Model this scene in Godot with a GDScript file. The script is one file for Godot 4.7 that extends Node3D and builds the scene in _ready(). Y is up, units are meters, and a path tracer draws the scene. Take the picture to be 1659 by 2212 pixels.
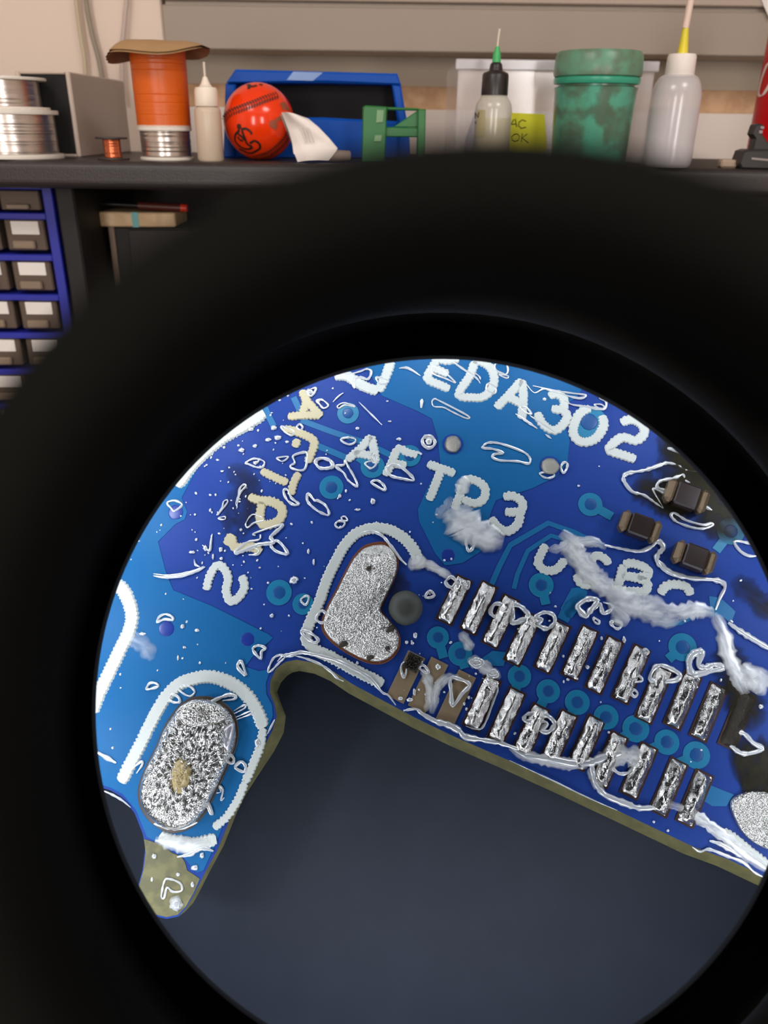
extends Node3D

# ------------------------------------------------------------------ measures
const FOCAL := 1736.0          # focal length in pixels of the 1659 x 2212 frame
const PITCH := -25.7
const ROLL := 0.75
const CAM_Y := 1.45
const SHELF := 1.4147          # top of the bench shelf
const WORKTOP := 0.78
const BD := 0.48               # distance from the eye to the board in the microscope
var eye := Basis()
var board := Transform3D()
var mats := {}
var rng := RandomNumberGenerator.new()
var fn := FastNoiseLite.new()
var fine := FastNoiseLite.new()
var pcb: Node3D

func _ready():
	rng.seed = 7
	fn.seed = 3; fn.frequency = 1.0
	fine.seed = 9; fine.frequency = 1.0
	# ---- camera
	var cam = Camera3D.new(); cam.name = "camera"
	eye = Basis(Vector3.RIGHT, deg_to_rad(PITCH)) * Basis(Vector3.BACK, deg_to_rad(ROLL))
	cam.transform = Transform3D(eye, Vector3(0, CAM_Y, 0))
	cam.near = 0.005; cam.far = 50.0
	var ca = CameraAttributesPhysical.new()
	ca.frustum_focal_length = 12.0 / (1106.0 / FOCAL)
	ca.frustum_focus_distance = 0.485
	ca.frustum_near = 0.005; ca.frustum_far = 50.0
	ca.exposure_aperture = 7.2
	cam.attributes = ca
	cam.fov = rad_to_deg(2.0 * atan(1106.0 / FOCAL))
	add_child(cam)
	# ---- sky, exposure
	var we = WorldEnvironment.new(); we.name = "environment"
	var e = Environment.new()
	e.background_mode = Environment.BG_COLOR
	e.background_color = Color(0.02, 0.02, 0.025)
	e.tonemap_mode = Environment.TONE_MAPPER_LINEAR
	e.tonemap_exposure = 1.0
	e.sdfgi_enabled = true; e.ssao_enabled = true; e.ssil_enabled = true
	we.environment = e
	add_child(we)
	# ---- ceiling lamps and added fill panels
	ceiling_lamp(Vector3(-0.75, 2.57, 0.35), "square warm ceiling light panel over the spools end of the bench")
	ceiling_lamp(Vector3(0.75, 2.57, 0.35), "square warm ceiling light panel over the red can end of the bench")
	fill_lamp(Vector3(-0.62, 1.62, 1.79), "added tall fill light panel on the wall facing the bench, spools side")
	fill_lamp(Vector3(0.72, 1.62, 1.79), "added tall fill light panel on the wall facing the bench, can side")
	# ---- board frame
	var a = ray(942, 1480)
	var zz = -a
	var xx = (eye.x - zz * eye.x.dot(zz)).normalized()
	board = Transform3D(Basis(xx, zz.cross(xx), zz), Vector3(0, CAM_Y, 0) + a * BD)
	room()
	furniture()
	microscope()
	circuit_board()
	bench_things()

# ------------------------------------------------------------------ places
func ray(px: float, py: float) -> Vector3:
	return (eye * Vector3((px - 829.5) / FOCAL, (1106.0 - py) / FOCAL, -1.0)).normalized()

func at(px: float, py: float, d: float) -> Vector3:      # the point on the upright plane d metres ahead
	var r = ray(px, py)
	return Vector3(0, CAM_Y, 0) + r * (d / -r.z)

func foot(px: float, d: float) -> Vector3:               # a place on the shelf
	var v = at(px, 345, d)
	return Vector3(v.x, SHELF, -d)

func tall(px: float, py: float, d: float) -> float:      # height above the shelf
	return at(px, py, d).y - SHELF

func wide(n: float, px: float, py: float, d: float) -> float:
	return absf(at(px + n * 0.5, py, d).x - at(px - n * 0.5, py, d).x)

const CROP := [[200, 750, 0.30139], [600, 750, 0.33153], [1100, 750, 0.33695], [180, 1200, 0.31344], [600, 1200, 0.33153], [1100, 1200, 0.33695], [180, 1650, 0.31344], [1100, 1600, 0.33695]]

func bl(p: Vector2) -> Vector2:                          # drawing units to metres on the board
	var r = board.basis.inverse() * ray(p.x, p.y)
	var c = board.affine_inverse() * Vector3(0, CAM_Y, 0)
	var v = c + r * (-c.z / r.z)
	return Vector2(v.x, v.y)

const K := 0.000268                                      # metres per drawing unit on the board

func pts(crop: int, s: String) -> PackedVector2Array:
	var o = PackedVector2Array()
	for w in s.split(" ", false):
		var q = w.split(",")
		var v = Vector2(float(q[0]), float(q[1]))
		if crop >= 0:
			v = Vector2(CROP[crop][0], CROP[crop][1]) + v * CROP[crop][2]
		o.append(bl(v))
	return o

func smooth(p: PackedVector2Array, closed: bool, n := 5) -> PackedVector2Array:
	var o = PackedVector2Array()
	var c = p.size()
	if c < 3: n = 8
	for i in (c if closed else c - 1):
		var p0 = p[(i - 1 + c) % c] if closed or i > 0 else p[0]
		var p1 = p[i]
		var p2 = p[(i + 1) % c]
		var p3 = p[(i + 2) % c] if closed or i + 2 < c else p[c - 1]
		for k in n:
			o.append(p1.cubic_interpolate(p2, p0, p3, float(k) / n))
	if not closed: o.append(p[c - 1])
	return o

func evenly(p: PackedVector2Array, step: float) -> PackedVector2Array:
	var o = PackedVector2Array([p[0]])
	var left = step
	for i in p.size() - 1:
		var a = p[i]; var b = p[i + 1]
		var l = a.distance_to(b)
		var t = left
		while t < l:
			o.append(a.lerp(b, t / l)); t += step
		left = t - l
	if o[o.size() - 1].distance_to(p[p.size() - 1]) > step * 0.3: o.append(p[p.size() - 1])
	return o

# ------------------------------------------------------------------ materials
func mat(key: String, c: Color, rough := 0.6, metal := 0.0) -> StandardMaterial3D:
	if mats.has(key): return mats[key]
	var m = StandardMaterial3D.new()
	m.resource_name = key; m.albedo_color = c; m.roughness = rough; m.metallic = metal
	m.cull_mode = BaseMaterial3D.CULL_DISABLED
	mats[key] = m
	return m

func c8(r, g, b, a := 255) -> Color:
	return Color(r / 255.0, g / 255.0, b / 255.0, a / 255.0)

func clear(key: String, c: Color, rough := 0.1) -> StandardMaterial3D:
	var m = mat(key, c, rough)
	m.transparency = BaseMaterial3D.TRANSPARENCY_ALPHA
	return m

func grained(m: StandardMaterial3D, scale: float, depth: float, sd := 1, freq := 0.05) -> StandardMaterial3D:
	var t = NoiseTexture2D.new()
	t.width = 256; t.height = 256; t.seamless = true; t.as_normal_map = true; t.bump_strength = 8.0
	var n = FastNoiseLite.new(); n.seed = sd; n.frequency = freq; n.fractal_octaves = 4
	t.noise = n
	m.normal_enabled = true; m.normal_texture = t; m.normal_scale = depth
	m.uv1_triplanar = true; m.uv1_scale = Vector3.ONE * scale
	return m

func mottled(m: StandardMaterial3D, scale: float, a: Color, b: Color, sd := 1, freq := 0.02, lo := 0.35, hi := 0.7) -> StandardMaterial3D:
	var t = NoiseTexture2D.new()
	t.width = 256; t.height = 256; t.seamless = true
	var n = FastNoiseLite.new(); n.seed = sd; n.frequency = freq; n.fractal_octaves = 5
	t.noise = n
	var g = Gradient.new()
	g.set_color(0, a); g.set_offset(0, lo); g.set_color(1, b); g.set_offset(1, hi)
	t.color_ramp = g
	m.albedo_color = Color.WHITE; m.albedo_texture = t
	m.uv1_triplanar = true; m.uv1_scale = Vector3.ONE * scale
	return m

# ------------------------------------------------------------------ shapes
func st() -> SurfaceTool:
	var s = SurfaceTool.new(); s.begin(Mesh.PRIMITIVE_TRIANGLES); return s

func tri(s: SurfaceTool, a: Vector3, b: Vector3, c: Vector3, na: Vector3, nb: Vector3, nc: Vector3, col = null):
	if (c - a).cross(b - a).dot(na + nb + nc) < 0.0:
		var t = b; b = c; c = t
		t = nb; nb = nc; nc = t
		if col != null: col = [col[0], col[2], col[1]]
	if col != null: s.set_color(col[0])
	s.set_normal(na); s.add_vertex(a)
	if col != null: s.set_color(col[1])
	s.set_normal(nb); s.add_vertex(b)
	if col != null: s.set_color(col[2])
	s.set_normal(nc); s.add_vertex(c)

func quad(s: SurfaceTool, a: Vector3, b: Vector3, c: Vector3, d: Vector3, n: Vector3):
	tri(s, a, b, c, n, n, n); tri(s, a, c, d, n, n, n)

func quadn(s: SurfaceTool, a, b, c, d, na, nb, nc, nd):
	tri(s, a, b, c, na, nb, nc); tri(s, a, c, d, na, nc, nd)

func put(called: String, s: SurfaceTool, m: Material, parent: Node3D = null) -> MeshInstance3D:
	var o = MeshInstance3D.new(); o.name = called
	o.mesh = s.commit(); o.material_override = m
	(parent if parent else self).add_child(o, true)
	return o

func thing(called: String, label: String, category: String, where := Transform3D(), group := "") -> Node3D:
	var o = Node3D.new(); o.name = called; o.transform = where
	o.set_meta("label", label); o.set_meta("category", category)
	if group: o.set_meta("group", group)
	add_child(o, true)
	return o

func spot(v: Vector3) -> Transform3D:
	return Transform3D(Basis(), v)

func tag(o: Node3D, label: String, category: String, group := "") -> Node3D:
	o.set_meta("label", label); o.set_meta("category", category)
	if group: o.set_meta("group", group)
	return o

func struct(o: Node3D, label := "") -> Node3D:
	o.set_meta("kind", "structure")
	if label: o.set_meta("label", label)
	return o

func box(s: SurfaceTool, lo: Vector3, hi: Vector3, bev := 0.001):
	var c = (lo + hi) * 0.5
	var h = (hi - lo) * 0.5
	bev = minf(bev, minf(h.x, minf(h.y, h.z)) * 0.9)
	for ax in 3:
		var u = (ax + 1) % 3; var v = (ax + 2) % 3
		for sg in [-1.0, 1.0]:
			var n = Vector3(); n[ax] = sg
			var q = []
			for k in [[-1, -1], [1, -1], [1, 1], [-1, 1]]:
				var p = Vector3(); p[ax] = sg * h[ax]; p[u] = k[0] * (h[u] - bev); p[v] = k[1] * (h[v] - bev)
				q.append(c + p)
			quad(s, q[0], q[1], q[2], q[3], n)
		for su in [-1.0, 1.0]:
			for sv in [-1.0, 1.0]:
				var n = Vector3(); n[u] = su; n[v] = sv; n = n.normalized()
				var q = []
				for k in [-1.0, 1.0]:
					var p = Vector3(); p[ax] = k * (h[ax] - bev); p[u] = su * h[u]; p[v] = sv * (h[v] - bev); q.append(c + p)
					var r = Vector3(); r[ax] = k * (h[ax] - bev); r[u] = su * (h[u] - bev); r[v] = sv * h[v]; q.append(c + r)
				quad(s, q[0], q[1], q[3], q[2], n)
	for sx in [-1.0, 1.0]:
		for sy in [-1.0, 1.0]:
			for sz in [-1.0, 1.0]:
				var g = Vector3(sx, sy, sz)
				var p = []
				for k in 3:
					var r = g * (h - Vector3.ONE * bev); r[k] = g[k] * h[k]; p.append(c + r)
				var n = g.normalized()
				tri(s, p[0], p[1], p[2], n, n, n)

# a turned shape: profile of (radius, height); axis 1 is y, axis 2 is z
func lathe(s: SurfaceTool, prof: PackedVector2Array, seg := 40, axis := 1, centre := Vector3(), crease := 50.0):
	var c = prof.size()
	var ns = []
	for i in c - 1:
		var d = (prof[i + 1] - prof[i]).normalized()
		ns.append(Vector2(d.y, -d.x))
	for i in c - 1:
		var n0 = ns[i]; var n1 = ns[i]
		if i > 0 and rad_to_deg(ns[i].angle_to(ns[i - 1])) < crease and rad_to_deg(ns[i].angle_to(ns[i - 1])) > -crease: n0 = (ns[i] + ns[i - 1]).normalized()
		if i < c - 2 and absf(rad_to_deg(ns[i].angle_to(ns[i + 1]))) < crease: n1 = (ns[i] + ns[i + 1]).normalized()
		for k in seg:
			var q = []; var nn = []
			for w in [[prof[i], n0, k], [prof[i], n0, k + 1], [prof[i + 1], n1, k + 1], [prof[i + 1], n1, k]]:
				var t = TAU * (w[2] % seg) / seg
				var p = w[0]; var n = w[1]
				if axis == 1:
					q.append(centre + Vector3(p.x * cos(t), p.y, p.x * sin(t))); nn.append(Vector3(n.x * cos(t), n.y, n.x * sin(t)))
				else:
					q.append(centre + Vector3(p.x * cos(t), p.x * sin(t), p.y)); nn.append(Vector3(n.x * cos(t), n.x * sin(t), n.y))
			if prof[i].x > 1e-6: tri(s, q[0], q[1], q[2], nn[0], nn[1], nn[2])
			if prof[i + 1].x > 1e-6: tri(s, q[0], q[2], q[3], nn[0], nn[2], nn[3])

func tube(s: SurfaceTool, path: PackedVector3Array, r0: float, r1 := -1.0, seg := 10):
	if r1 < 0.0: r1 = r0
	var c = path.size()
	var up = Vector3.UP
	var rings = []; var nrm = []
	for i in c:
		var d = (path[mini(i + 1, c - 1)] - path[maxi(i - 1, 0)]).normalized()
		if absf(d.dot(up)) > 0.95: up = Vector3.RIGHT if absf(d.x) < 0.8 else Vector3.BACK
		var u = (up - d * up.dot(d)).normalized()
		up = u
		var v = d.cross(u)
		var r = lerpf(r0, r1, float(i) / (c - 1))
		var ring = []; var nn = []
		for k in seg:
			var t = TAU * k / seg
			var n = u * cos(t) + v * sin(t)
			ring.append(path[i] + n * r); nn.append(n)
		rings.append(ring); nrm.append(nn)
	for i in c - 1:
		for k in seg:
			var k2 = (k + 1) % seg
			quadn(s, rings[i][k], rings[i][k2], rings[i + 1][k2], rings[i + 1][k], nrm[i][k], nrm[i][k2], nrm[i + 1][k2], nrm[i + 1][k])
	for e in [0, c - 1]:
		var n = (path[0] - path[1]).normalized() if e == 0 else (path[c - 1] - path[c - 2]).normalized()
		for k in seg: tri(s, path[e], rings[e][k], rings[e][(k + 1) % seg], n, n, n)

func arc3(a: PackedVector3Array, n := 6) -> PackedVector3Array:
	var o = PackedVector3Array()
	var c = a.size()
	for i in c - 1:
		for k in n:
			o.append(a[i].cubic_interpolate(a[i + 1], a[maxi(i - 1, 0)], a[mini(i + 2, c - 1)], float(k) / n))
	o.append(a[c - 1])
	return o

# a flat outline with thickness, its upper edge bevelled; z is up from the outline's plane
func slab(s: SurfaceTool, p: PackedVector2Array, z0: float, z1: float, bev := 0.0, flare := 0.0, from_x := -9.0):
	if Geometry2D.is_polygon_clockwise(p): p.reverse()
	var c = p.size()
	var out = PackedVector2Array()
	for i in c:
		var a = (p[i] - p[(i - 1 + c) % c]).normalized()
		var b = (p[(i + 1) % c] - p[i]).normalized()
		var n = (Vector2(a.y, -a.x) + Vector2(b.y, -b.x)).normalized()
		out.append(n)
	var top = PackedVector2Array()
	for i in c: top.append(p[i] - out[i] * bev)
	var ix = Geometry2D.triangulate_polygon(top)
	for i in range(0, ix.size(), 3):
		var q = []
		for k in 3: q.append(Vector3(top[ix[i + k]].x, top[ix[i + k]].y, z1))
		tri(s, q[0], q[1], q[2], Vector3.BACK, Vector3.BACK, Vector3.BACK)
	for i in c:
		var j = (i + 1) % c
		var e = (p[j] - p[i]).normalized()
		var n = Vector3(e.y, -e.x, 0)
		if bev > 0.0:
			quad(s, Vector3(top[i].x, top[i].y, z1), Vector3(top[j].x, top[j].y, z1), Vector3(p[j].x, p[j].y, z1 - bev), Vector3(p[i].x, p[i].y, z1 - bev), (n + Vector3.BACK).normalized())
		var pi_ = p[i] + out[i] * flare * share(p[i], out[i], from_x); var pj = p[j] + out[j] * flare * share(p[j], out[j], from_x)
		var nf = (n * (z1 - z0) + Vector3.BACK * flare).normalized()
		quad(s, Vector3(p[i].x, p[i].y, z1 - bev), Vector3(p[j].x, p[j].y, z1 - bev), Vector3(pj.x, pj.y, z0), Vector3(pi_.x, pi_.y, z0), nf)
	var b0 = PackedVector2Array()
	for i in c: b0.append(p[i] + out[i] * flare * share(p[i], out[i], from_x))
	var iy = Geometry2D.triangulate_polygon(b0)
	for i in range(0, iy.size(), 3):
		var q = []
		for k in 3: q.append(Vector3(b0[iy[i + k]].x, b0[iy[i + k]].y, z0))
		tri(s, q[0], q[1], q[2], Vector3.FORWARD, Vector3.FORWARD, Vector3.FORWARD)

func share(p: Vector2, n: Vector2, from_x: float) -> float:
	return 1.0 if from_x < -8.0 else clampf(0.5 - 0.75 * n.y, 0.08, 1.0) * clampf((p.x - from_x) / 0.006, 0.08, 1.0)

# a raised line with scalloped edges, as printed legend is
func legend(s: SurfaceTool, p: PackedVector2Array, w: float, h: float, z: float, scallop := 0.0):
	var q = evenly(p, 2.2 * K)
	var c = q.size()
	if c < 2: return
	var L = []; var R = []; var run = 0.0
	for i in c:
		var d = (q[mini(i + 1, c - 1)] - q[maxi(i - 1, 0)]).normalized()
		var n = Vector2(-d.y, d.x)
		var e = minf(minf(i, c - 1 - i) * 2.2 * K / (w * 0.5), 1.0)
		var cap = lerpf(0.45, 1.0, sqrt(e * (2.0 - e)))
		var ph = run / (9.0 * K)
		var a = absf(sin(PI * ph)); var b = absf(sin(PI * (ph + 0.37)))
		var hw = w * 0.5 * cap
		var jl = fn.get_noise_2d(q[i].x * 900.0, q[i].y * 900.0)
		var jr = fn.get_noise_2d(q[i].x * 900.0 + 50.0, q[i].y * 900.0)
		L.append(q[i] + n * (hw + scallop * (a - 0.6 + jl * 0.8))); R.append(q[i] - n * (hw + scallop * (b - 0.6 + jr * 0.8)))
		run += 2.2 * K
	var zz = z + fmod(absf(q[0].x * 7000.0 + q[0].y * 3000.0), 1.0) * 0.00002
	for i in c - 1:
		var ml = L[i].lerp(R[i], 0.12); var mr = R[i].lerp(L[i], 0.12)
		var ml2 = L[i + 1].lerp(R[i + 1], 0.12); var mr2 = R[i + 1].lerp(L[i + 1], 0.12)
		var side = Vector3((L[i] - R[i]).x, (L[i] - R[i]).y, 0).normalized()
		var u = Vector3.BACK
		quad(s, v3(ml, zz + h), v3(ml2, zz + h), v3(mr2, zz + h), v3(mr, zz + h), u)
		quad(s, v3(L[i], zz), v3(L[i + 1], zz), v3(ml2, zz + h), v3(ml, zz + h), (side + u * 0.7).normalized())
		quad(s, v3(R[i], zz), v3(R[i + 1], zz), v3(mr2, zz + h), v3(mr, zz + h), (-side + u * 0.7).normalized())
	for e in [0, c - 1]:
		var n = v3(q[0] - q[1], 0).normalized() if e == 0 else v3(q[c - 1] - q[c - 2], 0).normalized()
		quad(s, v3(L[e], zz), v3(R[e], zz), v3(R[e].lerp(L[e], 0.12), zz + h), v3(L[e].lerp(R[e], 0.12), zz + h), n)

func v3(p: Vector2, z: float) -> Vector3:
	return Vector3(p.x, p.y, z)

# a rounded bead along a highlight line of the flux
func bead(s: SurfaceTool, p: PackedVector2Array, w: float, h: float, z: float, closed: bool, vary := 0.35):
	var c = p.size()
	var rows = []; var nrm = []
	var seg = 6
	for i in c:
		var a = p[(i - 1 + c) % c] if closed else p[maxi(i - 1, 0)]
		var b = p[(i + 1) % c] if closed else p[mini(i + 1, c - 1)]
		var d = (b - a).normalized()
		var n = Vector2(-d.y, d.x)
		var g = 1.0 + vary * 2.0 * fn.get_noise_2d(p[i].x * 260.0, p[i].y * 260.0)
		if not closed: g *= clampf(0.3 + 2.2 * minf(i, c - 1 - i) / c, 0.3, 1.0)
		var row = []; var nn = []
		for k in seg + 1:
			var t = PI * k / seg
			row.append(v3(p[i] + n * cos(t) * w * 0.5 * g, z + sin(t) * h * g))
			nn.append((v3(n, 0) * cos(t) * h + Vector3.BACK * sin(t) * w * 0.5).normalized())
		rows.append(row); nrm.append(nn)
	for i in (c if closed else c - 1):
		var j = (i + 1) % c
		for k in seg:
			quadn(s, rows[i][k], rows[j][k], rows[j][k + 1], rows[i][k + 1], nrm[i][k], nrm[j][k], nrm[j][k + 1], nrm[i][k + 1])

func dome(s: SurfaceTool, c: Vector2, rx: float, ry: float, rot: float, h: float, z: float, rough := 0.0, seg := 16):
	var R = [0.0, 0.3, 0.55, 0.75, 0.9, 1.0]
	var P = []; var N = []
	for r in R:
		var row = []; var nn = []
		for k in seg:
			var t = TAU * k / seg
			var g = 1.0 + rough * fn.get_noise_2d(c.x * 800.0 + cos(t) * 2.0, c.y * 800.0 + sin(t) * 2.0)
			var q = Vector2(cos(t) * rx * r * g, sin(t) * ry * r * g).rotated(rot)
			row.append(v3(c + q, z + h * sqrt(maxf(0.0, 1.0 - r * r))))
			var m = Vector2(cos(t) * r / rx, sin(t) * r / ry).rotated(rot)
			nn.append(Vector3(m.x, m.y, sqrt(maxf(0.0, 1.0 - r * r)) / h).normalized())
		P.append(row); N.append(nn)
	for i in R.size() - 1:
		for k in seg:
			var j = (k + 1) % seg
			if i > 0: tri(s, P[i][k], P[i][j], P[i + 1][j], N[i][k], N[i][j], N[i + 1][j])
			tri(s, P[i][k], P[i + 1][j], P[i + 1][k], N[i][k], N[i + 1][j], N[i + 1][k])

# an uneven cushion over an outline that can be seen from its middle
func cushion(p: PackedVector2Array, mid: Vector2, h: float, z: float, bump: float, freq: float, edge := 0.8) -> SurfaceTool:
	var s = st()
	s.set_smooth_group(0)
	var q = evenly(closed_line(p), 3.0 * K)
	var c = q.size()
	var R = [1.0, 0.985, 0.96, 0.93]
	for k in range(1, 31): R.append(0.93 * (1.0 - k / 30.0))
	R[R.size() - 1] = 0.0
	var rows = []
	for r in R:
		var row = []
		for k in c:
			var v = mid.lerp(q[k], r)
			var g = minf((1.0 - r) / (1.0 - edge), 1.0)
			var zz = z + h * sqrt(g * (2.0 - g)) + (bump * fine.get_noise_2d(v.x * freq, v.y * freq) + bump * 0.5 * fine.get_noise_2d(v.x * freq * 2.7, v.y * freq * 2.7)) * minf(g * 2.0, 1.0)
			row.append(v3(v, zz))
		rows.append(row)
	var u = Vector3.BACK
	for i in R.size() - 1:
		for k in c:
			var j = (k + 1) % c
			tri(s, rows[i][k], rows[i][j], rows[i + 1][j], u, u, u)
			if R[i + 1] > 0.0: tri(s, rows[i][k], rows[i + 1][j], rows[i + 1][k], u, u, u)
	s.generate_normals()
	return s

func closed_line(p: PackedVector2Array) -> PackedVector2Array:
	var q = p.duplicate(); q.append(p[0]); return q

# film for burnt stains and painted glare, its cover thinning towards the rim
func stain_glare_film(s: SurfaceTool, p: PackedVector2Array, w: float, h: float, z: float, thick := 0.8, ends := 0.25):
	var c = p.size()
	var rows = []; var nrm = []; var col = []
	var seg = 10
	for i in c:
		var d = (p[mini(i + 1, c - 1)] - p[maxi(i - 1, 0)]).normalized()
		var n = Vector2(-d.y, d.x)
		var e = clampf(minf(i, c - 1 - i) / (c * ends), 0.0, 1.0)
		var g = (0.45 + 0.55 * e) * (1.0 + 0.5 * fn.get_noise_2d(p[i].x * 200.0, p[i].y * 200.0))
		var row = []; var nn = []; var cc = []
		for k in seg + 1:
			var x = 2.0 * k / seg - 1.0
			var up = (1.0 - x * x)
			row.append(v3(p[i] + n * x * w * 0.5 * g, z + h * up * g))
			nn.append((v3(n, 0) * x * h * 2.0 + Vector3.BACK * w * 0.5).normalized())
			var streak = 0.75 + 0.5 * fine.get_noise_2d(x * 9.0, i * 0.12)
			cc.append(Color(1, 1, 1, clampf(thick * pow(up, 0.8) * streak * (0.2 + 0.8 * e), 0.0, 1.0)))
		rows.append(row); nrm.append(nn); col.append(cc)
	for i in c - 1:
		for k in seg:
			tri(s, rows[i][k], rows[i + 1][k], rows[i + 1][k + 1], nrm[i][k], nrm[i + 1][k], nrm[i + 1][k + 1], [col[i][k], col[i + 1][k], col[i + 1][k + 1]])
			tri(s, rows[i][k], rows[i + 1][k + 1], rows[i][k + 1], nrm[i][k], nrm[i + 1][k + 1], nrm[i][k + 1], [col[i][k], col[i + 1][k + 1], col[i][k + 1]])

# ------------------------------------------------------------------ the room
func ceiling_lamp(where: Vector3, label: String):
	var t = thing("ceiling_light", label, "ceiling light", spot(where), "ceiling light panels")
	var s = st(); box(s, Vector3(-0.31, 0.0, -0.31), Vector3(0.31, 0.028, 0.31), 0.004)
	put("frame", s, mat("lamp_frame", c8(225, 225, 222), 0.5), t)
	s = st(); box(s, Vector3(-0.28, -0.006, -0.28), Vector3(0.28, 0.0, 0.28), 0.002)
	var m = mat("lamp_diffuser", c8(255, 240, 222), 0.5)
	m.emission_enabled = true; m.emission = c8(255, 251, 249); m.emission_energy_multiplier = 3.0
	put("diffuser", s, m, t)
	var l = AreaLight3D.new(); l.name = "panel_light"
	l.area_size = Vector2(0.54, 0.54); l.light_energy = 0.85
	l.light_color = c8(255, 251, 249)
	l.shadow_enabled = true; l.area_range = 8.0
	l.rotation_degrees = Vector3(-90, 0, 0); l.position = Vector3(0, -0.012, 0)
	t.add_child(l, true)

func fill_lamp(where: Vector3, label: String):  # unseen panels added as fill for recess and under-shelf; tall shape follows bottle streaks
	var t = thing("added_fill_light", label, "added fill light", spot(where), "added fill panels")
	var s = st(); box(s, Vector3(-0.19, -0.53, -0.02), Vector3(0.19, 0.53, 0.008), 0.004)
	put("frame", s, mats["lamp_frame"], t)
	s = st(); box(s, Vector3(-0.17, -0.51, -0.026), Vector3(0.17, 0.51, -0.02), 0.002)
	put("diffuser", s, mats["lamp_diffuser"], t)
	var l = AreaLight3D.new(); l.name = "panel_light"
	l.area_size = Vector2(0.33, 1.0); l.light_energy = 1.25
	l.light_color = c8(255, 251, 249)
	l.shadow_enabled = true; l.area_range = 8.0
	l.position = Vector3(0, 0, -0.03)
	t.add_child(l, true)

func room():
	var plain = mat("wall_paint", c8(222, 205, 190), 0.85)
	grained(plain, 6.0, 0.15, 4)
	var s = st(); box(s, Vector3(-1.8, -0.1, -1.45), Vector3(1.8, 0, 1.9), 0.0)
	struct(put("floor", s, mat("floor_tile", c8(120, 112, 104), 0.6)))
	s = st(); box(s, Vector3(-1.9, 2.6, -1.45), Vector3(1.9, 2.7, 1.9), 0.0)
	struct(put("ceiling", s, mat("ceiling_paint", c8(230, 226, 220), 0.9)))
	for w in [["wall_left", Vector3(-1.9, 0, -1.45), Vector3(-1.8, 2.6, 1.9)], ["wall_right", Vector3(1.8, 0, -1.45), Vector3(1.9, 2.6, 1.9)], ["wall_front", Vector3(-1.8, 0, 1.8), Vector3(1.8, 2.6, 1.9)]]:
		s = st(); box(s, w[1], w[2], 0.0)
		struct(put(w[0], s, plain))
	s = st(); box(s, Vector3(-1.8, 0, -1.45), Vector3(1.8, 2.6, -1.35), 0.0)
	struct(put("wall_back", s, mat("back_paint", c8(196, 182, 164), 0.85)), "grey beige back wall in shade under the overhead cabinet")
	# the cream pier beside the cabinet
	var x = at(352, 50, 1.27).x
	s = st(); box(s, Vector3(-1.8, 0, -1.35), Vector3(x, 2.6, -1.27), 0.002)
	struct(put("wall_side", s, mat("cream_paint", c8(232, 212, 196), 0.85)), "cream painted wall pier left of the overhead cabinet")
	# white board low on the back wall and the wooden rail above it
	var d := 1.335
	s = st(); box(s, Vector3(x, SHELF - 0.25, -1.35), Vector3(1.8, at(1550, 245, d).y, -d), 0.001)
	struct(put("trim_1", s, mat("backboard", c8(236, 222, 212), 0.6)), "white splash board low on the back wall")
	s = st(); box(s, Vector3(x, at(1550, 245, d).y, -1.35), Vector3(1.8, at(1550, 195, d).y, -d - 0.004), 0.001)
	struct(put("trim_2", s, mottled(mat("rail_wood", Color.WHITE, 0.6), 5.0, c8(196, 152, 112), c8(214, 172, 132), 5)), "tan wooden rail above the splash board")
	# cables on the pier
	var grey = mat("cable_cream", c8(196, 180, 150), 0.5)
	var gr2 = mat("cable_grey", c8(150, 138, 120), 0.5)
	var gr3 = mat("cable_pale", c8(198, 178, 168), 0.5)
	var dd := 1.258
	for k in [[[160, -60, 172, 60, 183, 130, 187, 215], grey, 5.0, "cream cable hanging on the wall, the one nearest the spools on the left"], [[180, -60, 196, 60, 214, 130, 226, 200], gr2, 5.5, "grey cable hanging down the wall just behind the white box"], [[272, -60, 270, 40, 264, 110, 266, 215], gr3, 5.0, "pale cable hanging on the wall close behind the orange spool"]]:
		var q = PackedVector3Array([at(k[0][0] - 30, -500, dd)])
		for i in range(0, 8, 2): q.append(at(k[0][i], k[0][i + 1], dd))
		s = st(); tube(s, arc3(q, 8), wide(k[2], 180, 80, dd), -1.0, 10)
		tag(put("cable", s, k[1]), k[3], "cable")

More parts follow.
